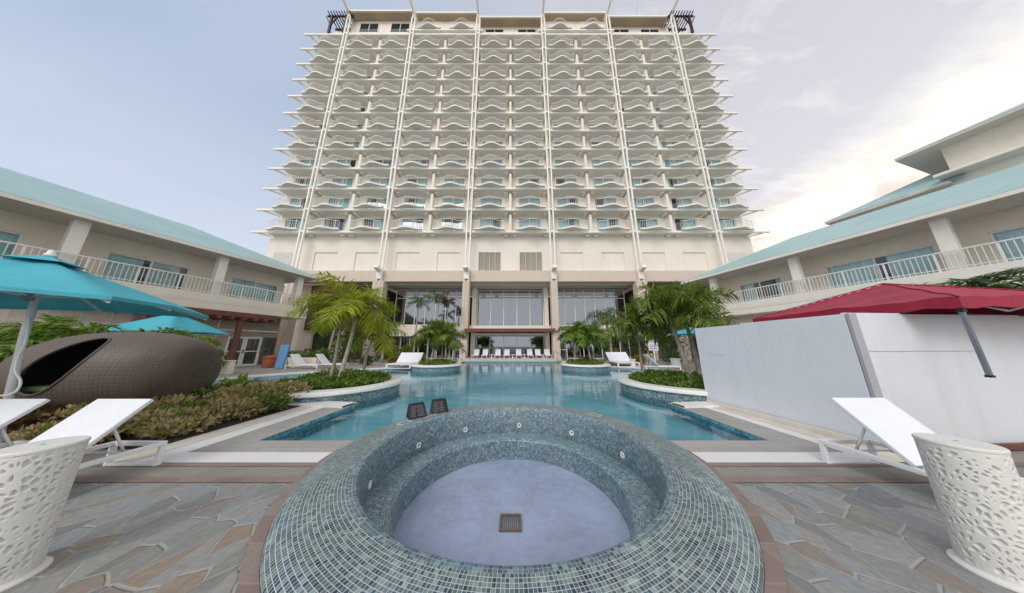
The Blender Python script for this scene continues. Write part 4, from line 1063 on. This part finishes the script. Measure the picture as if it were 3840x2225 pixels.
# ------------------------------------------------------------------ woven pod
def pod(lab,x,y,rz,s=1):
    t=thing('woven_pod',lab,'daybed pod',(x,y,0),rz)
    ax,ay,az=1.36,.95,.93; NU,NV=200,150; vs=[];keep=[];uv=[];n=[]
    def pt(u,v,k=1.0):
        th=PI*v; a=2*PI*u
        cx=-math.cos(th); r=math.sin(th)**.42
        x_=ax*cx; 
        return Vector((x_*k,ay*r*math.cos(a)*k,az*r*math.sin(a)*k+.90+.0))
    def hole(p):
        X=p.x/ax;Z=(p.z-.9)/az
        if p.y>.28: return False
        dx,dz=X+.11,Z-.25; c,s_=math.cos(R(74)),math.sin(R(74))
        q=((dx*c+dz*s_)/.60)**2+((-dx*s_+dz*c)/.25)**2
        return q<1
    for shell,mat,k,nm in ((0,WICK,1,'shell'),(1,PODIN,.965,'lining')):
        m=MB(); 
        vs=[pt(i/NU,j/NV,k) for j in range(NV+1) for i in range(NU+1)]
        fs=[];uv=[]
        for j in range(NV):
            for i in range(NU):
                ids=(j*(NU+1)+i,j*(NU+1)+i+1,(j+1)*(NU+1)+i+1,(j+1)*(NU+1)+i)
                c=sum((pt((i+.5)/NU,(j+.5)/NV,1) for _ in (0,)),Vector())
                if hole(c): continue
                fs.append(ids); uv.append([(j/NV,i/NU),(j/NV,(i+1)/NU),((j+1)/NV,(i+1)/NU),((j+1)/NV,i/NU)])
        m.add(vs,fs,uv); m.build(nm,mat,t,smooth=True,fix=False)
    # rim of the opening
    path=[]
    for k in range(49):
        a=2*PI*k/48; c,s_=math.cos(R(74)),math.sin(R(74)); e0=.60*math.cos(a);e1=.25*math.sin(a)
        X=-.11+e0*c-e1*s_; Z=.25+e0*s_+e1*c
        rr_=max(.02,1-abs(X)**2)**.5
        r=(math.sin(math.acos(max(-1,min(1,-X)))))**.42
        yy=ay*math.sqrt(max(0,r*r-Z*Z)); 
        path.append((X*ax,-yy if r*r>Z*Z else .0,Z*az+.9) if r*r>Z*Z else (X*ax,.05,.9+az*r*(1 if Z>0 else -1)))
    MB().tube(path,.022,6,False).build('opening_rim',WICK,t,smooth=True)
    c=MB(); c.lathe([(.02,.60),(.8,.60),(.9,.56),(.9,.44),(.02,.42)],32); c.map(lambda p:Vector((p.x*1.15,p.y*.8,p.z))); c.build('mattress',CUSH,t,smooth=True,angle=50)
    b=MB(); b.box(-.75,-.2,-.7,-.3,.60,.72); b.build('cushion',CUSHG,t,bevel=.05)
    f=MB(); f.lathe([(.02,0),(.7,0),(.75,.06),(.02,.08)],32); f.build('plinth',BROWNW,t)
    t.scale=(s,s,s)
    return t
pod('large brown woven egg-shaped daybed pod with a dark opening on the left lawn bed',-8.95,5.45,R(14),1.0)

# ------------------------------------------------------------------ umbrellas
def umbrella(lab,x,y,zp,ze,half,rz,tilt=(0,0),pole_r=.024):
    t=thing('umbrella',lab,'umbrella',(x,y,0),rz,'turquoise square umbrellas')
    n=14; m=MB(); vs=[];idx={}
    def surf(u,v):  # u,v in [-1,1]
        d=max(abs(u),abs(v)); z=zp-(zp-ze)*(d**1.05); e=min(abs(u),abs(v))
        sag=-.06*math.sin(PI*d)*(1-(e/d if d>1e-6 else 1)) 
        edge=.05*(1-(e/d if d>1e-6 else 1))*d*d
        return Vector((u*half,v*half,z+sag+edge))
    N=2*n
    for i in range(N+1):
        for j in range(N+1): vs.append(surf(-1+i/n,-1+j/n))
    fs=[(i*(N+1)+j,(i+1)*(N+1)+j,(i+1)*(N+1)+j+1,i*(N+1)+j+1) for i in range(N) for j in range(N)]
    m.add(vs,fs)
    # hem
    ring=[(-1+k/n,-1) for k in range(N)]+[(1,-1+k/n) for k in range(N)]+[(1-k/n,1) for k in range(N)]+[(-1,1-k/n) for k in range(N)]
    top=[surf(*q) for q in ring]; L=len(top)
    m.add(top+[p-Vector((0,0,.05)) for p in top],[(k,(k+1)%L,L+(k+1)%L,L+k) for k in range(L)])
    m.build('canopy',TURQ,t,smooth=True,angle=35)
    v=MB(); q=.22
    v.add([(-q,-q,zp-.055),(q,-q,zp-.055),(q,q,zp-.055),(-q,q,zp-.055),(0,0,zp+.06)],[(0,1,4),(1,2,4),(2,3,4),(3,0,4)]); v.build('vent_cap',TURQ,t)
    MB().lathe([(.0,zp+.15),(.03,zp+.13),(.035,zp+.09),(.05,zp+.07),(.05,zp+.045),(.0,zp+.04)],12).build('finial',WHITE,t,smooth=True)
    MB().tube([(tilt[0],tilt[1],.0),(tilt[0]*.3,tilt[1]*.3,zp*.6),(0,0,zp-.02)],pole_r,12).build('pole',ALUM,t,smooth=True)
    MB().lathe([(pole_r,zp-.62),(.06,zp-.62),(.065,zp-.5),(pole_r,zp-.48)],12).build('hub',GREYM,t)
    for k in range(8):
        a=PI/4*k; l=half*(1.414 if k%2 else 1.0)
        c,s_=math.cos(a),math.sin(a)
        ex=surf(c*l/half*.985,s_*l/half*.985)
        r=MB(); e2=ex-Vector((0,0,.085)); r.bar((0,0,zp-.16),e2,.02,.028); r.bar((c*.05,s_*.05,zp-.55),Vector((0,0,zp-.16)).lerp(e2,.5),.014,.018); r.build('rib',ALUM,t)
    return t
U1=umbrella('large turquoise square umbrella close to the camera at the left frame edge',-6.8,3.1,2.74,2.12,1.22,R(35),(.25,.0),.033)
umbrella('turquoise square umbrella beyond the woven pod with brown timber behind it',-16.6,11.0,3.08,2.14,1.3,R(10))
umbrella('turquoise umbrella partly hidden behind the white hoarding, right of the planter palms',11.6,13.6,2.85,2.2,1.4,R(15),(.2,-.2))

cpts=[(-6.47, 3.0, 1.88), (-6.41, 3.0, 1.7), (-6.37, 3.0, 1.53), (-6.38, 3.0, 1.34), (-6.33, 3.0, 1.19), (-6.21, 3.0, 1.07), (-6.2, 3.0, 0.96), (-6.28, 3.0, 0.91), (-6.46, 3.0, 0.85), (-6.47, 3.0, 0.55)]
m=MB(); m.tube(smooth3(cpts),.012,6); tag(m.build('cord',ALUM,smooth=True),'pale slack cord hanging beside the near umbrella pole','cord')
# ------------------------------------------------------------------ hoarding and tent
HB=thing('hoarding','tall white plywood hoarding closing off the right side of the pool','hoarding',(5.45,3.67,0))
def panel(p,q,z1,th=.04,name='panel',mat=PLY,z0=.015,par=HB):
    d=Vector((q[0]-p[0],q[1]-p[1],0)).normalized(); nn=Vector((-d.y,d.x,0))*th
    m=MB(); P=[Vector((*p,0)),Vector((*q,0)),Vector((*q,0))+nn,Vector((*p,0))+nn]
    m.prism([(v.x,v.y) for v in P],z0,z1); return m.build(name,mat,par,off=(5.45,3.67,0),bevel=.004)
def lerp2(a,b,t): return (a[0]+(b[0]-a[0])*t,a[1]+(b[1]-a[1])*t)
pA,pB,pC=(5.24,6.5),(5.46,3.67),(11.5,4.03)
panel(lerp2(pA,pB,0),lerp2(pA,pB,.43),1.99); panel(lerp2(pA,pB,.432),lerp2(pA,pB,1),2.015)
panel(pB,lerp2(pB,pC,.17),2.035); panel(lerp2(pB,pC,.1702),lerp2(pB,pC,.55),2.02); panel(lerp2(pB,pC,.551),lerp2(pB,pC,.7),2.0); panel(lerp2(pB,pC,.701),pC,2.02)
m=MB(); m.box(5.455,5.575,3.615,3.655,.015,2.02); m.build('batten',PLYB,HB,off=(5.45,3.67,0))
m=MB()
for k,z in enumerate((1.22,)): 
    m.bar((5.236,6.2,1.30),(5.262,5.75,1.30),.004,.006); m.bar((5.60,3.672,1.42),(7.6,3.79,1.42),.004,.006)
m.build('board_joint',PLYB,HB,off=(5.45,3.67,0))
panel((5.15,6.4),(5.37,3.62),.10,.06,'base_batten',WOODC)
panel((5.5,3.56),(11.5,3.93),.09,.06,'base_batten',BROWNW)
TX,TYY=7.92,4.62
TN=thing('canopy_tent','dark red pop-up canopy tent standing behind the white hoarding','tent',(TX,TYY,0))
def tentsurf(u,v):
    d=max(abs(u),abs(v)); e=min(abs(u),abs(v))/d if d>1e-6 else 1
    z=2.80-.60*d**1.0-.05*math.sin(PI*d)*(1-e)+.03*mnoise.noise(Vector((u*4,v*4,1)))*d+.012*math.sin(9*(u+v))*math.sin(PI*d)
    return Vector((u*1.43,v*1.43,z+.03*(1-e)*d))
n=16;N=2*n;m=MB();vs=[tentsurf(-1+i/n,-1+j/n) for i in range(N+1) for j in range(N+1)]
m.add(vs,[(i*(N+1)+j,(i+1)*(N+1)+j,(i+1)*(N+1)+j+1,i*(N+1)+j+1) for i in range(N) for j in range(N)])
ring=[(-1+k/n,-1) for k in range(N)]+[(1,-1+k/n) for k in range(N)]+[(1-k/n,1) for k in range(N)]+[(-1,1-k/n) for k in range(N)]
top=[tentsurf(*q) for q in ring];L=len(top)
m.add(top+[p-Vector((0,0,.16+.02*math.sin(i*.9))) for i,p in enumerate(top)],[(k,(k+1)%L,L+(k+1)%L,L+k) for k in range(L)])
m.build('canopy',REDC,TN,smooth=True,angle=35)
for su,sv in ((1,1),(1,-1),(-1,1),(-1,-1)):
    MB().tube([tentsurf(su*k/14,sv*k/14)+Vector((0,0,.004)) for k in range(15)],.011,6,False).build('hip_seam',REDD,TN,smooth=True)
for sx,sy,zb in ((-1,-1,1.08),(-1,1,0),(1,-1,0),(1,1,0)):
    l=MB(); x,y=sx*1.39,sy*1.39
    l.box(x-.02,x+.02,y-.02,y+.02,zb+.012,2.16); lg=l.build('leg',GREYM,TN,bevel=.004)
    MB().box(x-.028,x+.028,y-.028,y+.028,1.98,2.12).build('bracket',BLACKP,lg)
    MB().box(x-.026,x+.026,y-.026,y+.026,zb,zb+.03).build('foot',BLACKP,lg)
m=MB()
for a,b in (((-1,-1),(1,-1)),((-1,1),(1,1)),((-1,-1),(-1,1)),((1,-1),(1,1))):
    p=Vector((a[0]*1.38,a[1]*1.38,2.0));q=Vector((b[0]*1.38,b[1]*1.38,2.0)); N_=4
    for k in range(N_):
        s_=p.lerp(q,k/N_);e_=p.lerp(q,(k+1)/N_)
        m.bar(s_+Vector((0,0,0 if k%2 else .16)),e_+Vector((0,0,.16 if k%2 else 0)),.018,.025)
m.build('scissor_truss',GREYM,TN)

# ------------------------------------------------------------------ small things by the wings
t=thing('litter_bin','round terracotta litter bin by the glass beside the double doors','litter bin',(-17.1,16.5,0))
MB().lathe([(.02,0),(.36,0),(.38,.05),(.38,.62),(.36,.68),(.02,.70)],32).build('body',BINM,t,smooth=True,angle=40)
MB().lathe([(.4,.62),(.42,.64),(.42,.72),(.2,.84),(.02,.86)],32).build('lid',BINM,t,smooth=True,angle=40)
t=thing('blue_board','upright blue board leaning near the litter bin','board',(-15.75,15.85,0),R(-12))
m=MB(); m.box(-.36,.36,-.04,.04,.02,1.58); o=m.build('panel',BLUEB,t,bevel=.01); o.rotation_euler=(R(-4),0,R(0))
m=MB(); m.bar((-.2,.05,1.2),(-.2,.42,.0),.04,.03); m.bar((.2,.05,1.2),(.2,.42,.0),.04,.03); m.build('prop',GREYM,t)
t=thing('low_wall','short cream garden wall between the woven pod and the double doors','low wall',(-15.9,12.9,0),R(-12))
m=MB(); m.box(-.62,.62,-.14,.14,0,.69); m.build('wall',CREAM,t,bevel=.01); MB().box(-.65,.65,-.17,.17,.69,.73).build('coping',CREAM,t,bevel=.01)
t=thing('planter_box','long cream planter box with flowering plants near the blue board','planter box',(-15.6,17.6,0),R(0))
m=MB(); m.box(-1.3,1.1,-.35,.35,0,.66); m.build('box',CREAM,t,bevel=.02); MB().box(-1.22,1.02,-.28,.28,.66,.70).build('soil',SOIL,t)
rr=random.Random(4); m=MB()
for k in range(7): leafcloud(m,-1.1+k*.33,0,.86,.28,.3,.25,90,.14,.07,rr,shell=.2)
for k in range(40):
    p=Vector((rr.uniform(-1.2,1.0),rr.uniform(-.35,.2),rr.uniform(.85,1.12)))
    for q in range(5):
        b=2*PI*q/5; m.add([p,p+Vector((math.cos(b-.5)*.03,math.sin(b-.5)*.03,.02)),p+Vector((math.cos(b)*.05,math.sin(b)*.05,.0)),p+Vector((math.cos(b+.5)*.03,math.sin(b+.5)*.03,.02))],[(0,1,2,3)],mi=1)
o=m.build('flowering_plants',[LF_GC,FLOW],loc=(-15.6,17.6,0),fix=False); tag(o,'white flowering plants growing in the long cream planter box','flowers',None,'stuff')
t=thing('sign_board','white sign board with purple lines on a post before the right entrance pillar','sign',(11.05,18.0,0))
MB().box(-.04,.04,-.03,.03,0,1.15).build('post',WHITE,t)
MB().box(-.37,.37,-.03,.03,1.15,2.08).build('board',WHITE,t,bevel=.01)
m=MB()
for k,(a,b) in enumerate(((-.3,.3),(-.28,.2),(-.3,.26))): 
    x=a
    while x<b: m.box(x,x+.07,-.036,-.031,1.52-k*.13,1.60-k*.13); x+=.10
m.build('printed_lines',PURPLE,t)
m=MB(); m.box(-.3,.3,-.036,-.031,1.7,2.0); m.build('printed_panel',paint('pale_blue_print',(.6,.68,.78),.5,.03,4),t)
for sx,w in ((-1,'left'),(1,'right')):
    m=MB(); x=sx*4.55+CX
    m.tube([(x,20.4,-.9),(x,20.4,.55),(x,20.9,.8),(x,23.5,1.0),(x,23.9,.9),(x,24.1,.23)],.025,8)
    m.tube([(x,22.2,-.9),(x,22.2,.9)],.022,8)
    tag(m.build('pool_handrail',GREYM,smooth=True),'grey metal pool handrail by the %s entrance column'%w,'handrail','pool handrails')

# ------------------------------------------------------------------ sky, fill lamp, camera
w=bpy.data.worlds.new('World'); sc.world=w; w.use_nodes=True; nt=w.node_tree; nt.nodes.clear()
FILL_EL,FILL_AZ=R(38),R(205)      # azimuth clockwise from +Y: soft fill added behind the camera, away from the sky's glow
class W(NT):
    def __init__(s): s.t=nt; s.out=s.n('ShaderNodeOutputWorld')
t=W()
sky=t.n('ShaderNodeTexSky',sky_type='NISHITA'); sky.sun_disc=False; sky.sun_elevation=FILL_EL; sky.sun_rotation=FILL_AZ; sky.dust_density=1.6; sky.air_density=1.0
tc=t.n('ShaderNodeTexCoord').outputs['Generated']
sep=t.n('ShaderNodeSeparateXYZ'); t.l(tc,sep.inputs[0]); dx,dy,dz=sep.outputs
def dot(v):
    n=t.n('ShaderNodeVectorMath',operation='DOT_PRODUCT'); t.l(tc,n.inputs[0]); n.inputs[1].default_value=v; return n.outputs['Value']
gl=Vector((1.64,.871,.60)).normalized()
g=dot(tuple(gl))
zz=t.math('ADD',t.math('MAXIMUM',dz,0),.22)
cb=t.n('ShaderNodeCombineXYZ'); t.l(t.math('DIVIDE',dx,zz),cb.inputs[0]); t.l(t.math('DIVIDE',dy,zz),cb.inputs[1])
n1=t.noise(t.mapping(cb.outputs[0],(.42,1.15,1),(0,0,R(28))),1.1,7,.6,dist=.3)
n2=t.noise(t.mapping(tc,(3.2,3.2,6)),1.4,6,.6)
# even veil of high cloud, warmer and brighter towards the glow on the right
veil=t.ramp(t.math('ADD',t.math('MULTIPLY',g,.5),.5),[(.25,(2.9,3.8,5.2)),(.55,(3.6,4.3,5.4)),(.75,(4.5,4.75,5.4)),(.92,(5.2,5.1,5.6)),(1.,(5.8,5.5,5.7))])
c=t.mix(.86,sky.outputs[0],veil)
hz=t.ramp(dz,[(0.,.8),(.62,0.)])
c=t.mix(hz,c,(6.4,6.7,7.5))
soft=t.math('MULTIPLY',t.ramp(n1,[(.45,0.),(.75,1.)]),.28)
c=t.mix(soft,c,(6.0,6.0,6.5))
# bright diagonal bank of cloud on the right
bn=Vector((1.164,.9095,.56)).cross(Vector((2.28,.7307,1.30))).normalized()
bd_=t.math('ADD',dot(tuple(bn)),t.math('MULTIPLY',t.math('SUBTRACT',n1,.5),.62))
band=t.ramp(t.math('ADD',t.math('MULTIPLY',bd_,2.),.5),[(.34,0.),(.46,.30),(.60,1.),(.80,1.),(.93,.35)])
if bn.z>0: band=t.ramp(t.math('ADD',t.math('MULTIPLY',bd_,-2.),.5),[(.34,0.),(.46,.30),(.60,1.),(.80,1.),(.93,.35)])
band=t.math('MULTIPLY',band,t.ramp(g,[(.66,0.),(.90,1.)]))
c=t.mix(band,c,(9.6,9.2,8.0))
warm=t.math('MULTIPLY',t.ramp(dz,[(.10,1.),(.42,0.)]),t.ramp(g,[(.60,0.),(.86,.85)]))
c=t.mix(warm,c,(8.6,6.9,5.6))
n3=t.noise(t.mapping(tc,(4.5,4.5,8.5)),1.6,7,.62,dist=.4)
low=t.math('MULTIPLY',t.math('MULTIPLY',t.ramp(n3,[(.44,0.),(.56,1.)]),t.ramp(dz,[(.30,1.),(.50,0.)])),t.ramp(g,[(.66,0.),(.84,.85)]))
c=t.mix(low,c,(5.5,4.8,4.6))
wisp=t.math('MULTIPLY',t.ramp(t.noise(t.mapping(cb.outputs[0],(1.2,3.4,1),(0,0,R(30))),2.2,7,.65,dist=.5),[(.52,0.),(.70,.6)]),t.ramp(g,[(.45,0.),(.85,1.)]))
c=t.mix(wisp,c,(7.6,7.4,7.2))
# sky brightened out of view behind the camera to light the tower front
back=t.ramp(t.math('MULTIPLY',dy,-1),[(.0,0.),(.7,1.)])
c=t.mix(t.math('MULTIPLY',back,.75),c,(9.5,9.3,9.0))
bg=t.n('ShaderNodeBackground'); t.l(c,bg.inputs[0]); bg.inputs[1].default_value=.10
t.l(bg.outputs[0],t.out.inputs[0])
sd=bpy.data.lights.new('sun','SUN'); sd.energy=.9; sd.angle=R(26); sd.color=(1,.94,.86)  # fill lamp added for the tower front, not the sun of the glow
so=bpy.data.objects.new('sun',sd); col.objects.link(so); so.rotation_euler=(R(90)-FILL_EL,0,-(FILL_AZ)+PI)
cd=bpy.data.cameras.new('camera'); cd.sensor_width=36; cd.lens=36*842/3840; cd.clip_end=2000; cd.clip_start=.05
co=bpy.data.objects.new('camera',cd); col.objects.link(co); co.location=(0,0,1.5); co.rotation_euler=(R(90+12.42),0,0)
sc.camera=co
v=sc.view_settings; v.view_transform='Standard'; v.look='None'; v.gamma=1; v.use_curve_mapping=False; v.exposure=0.5
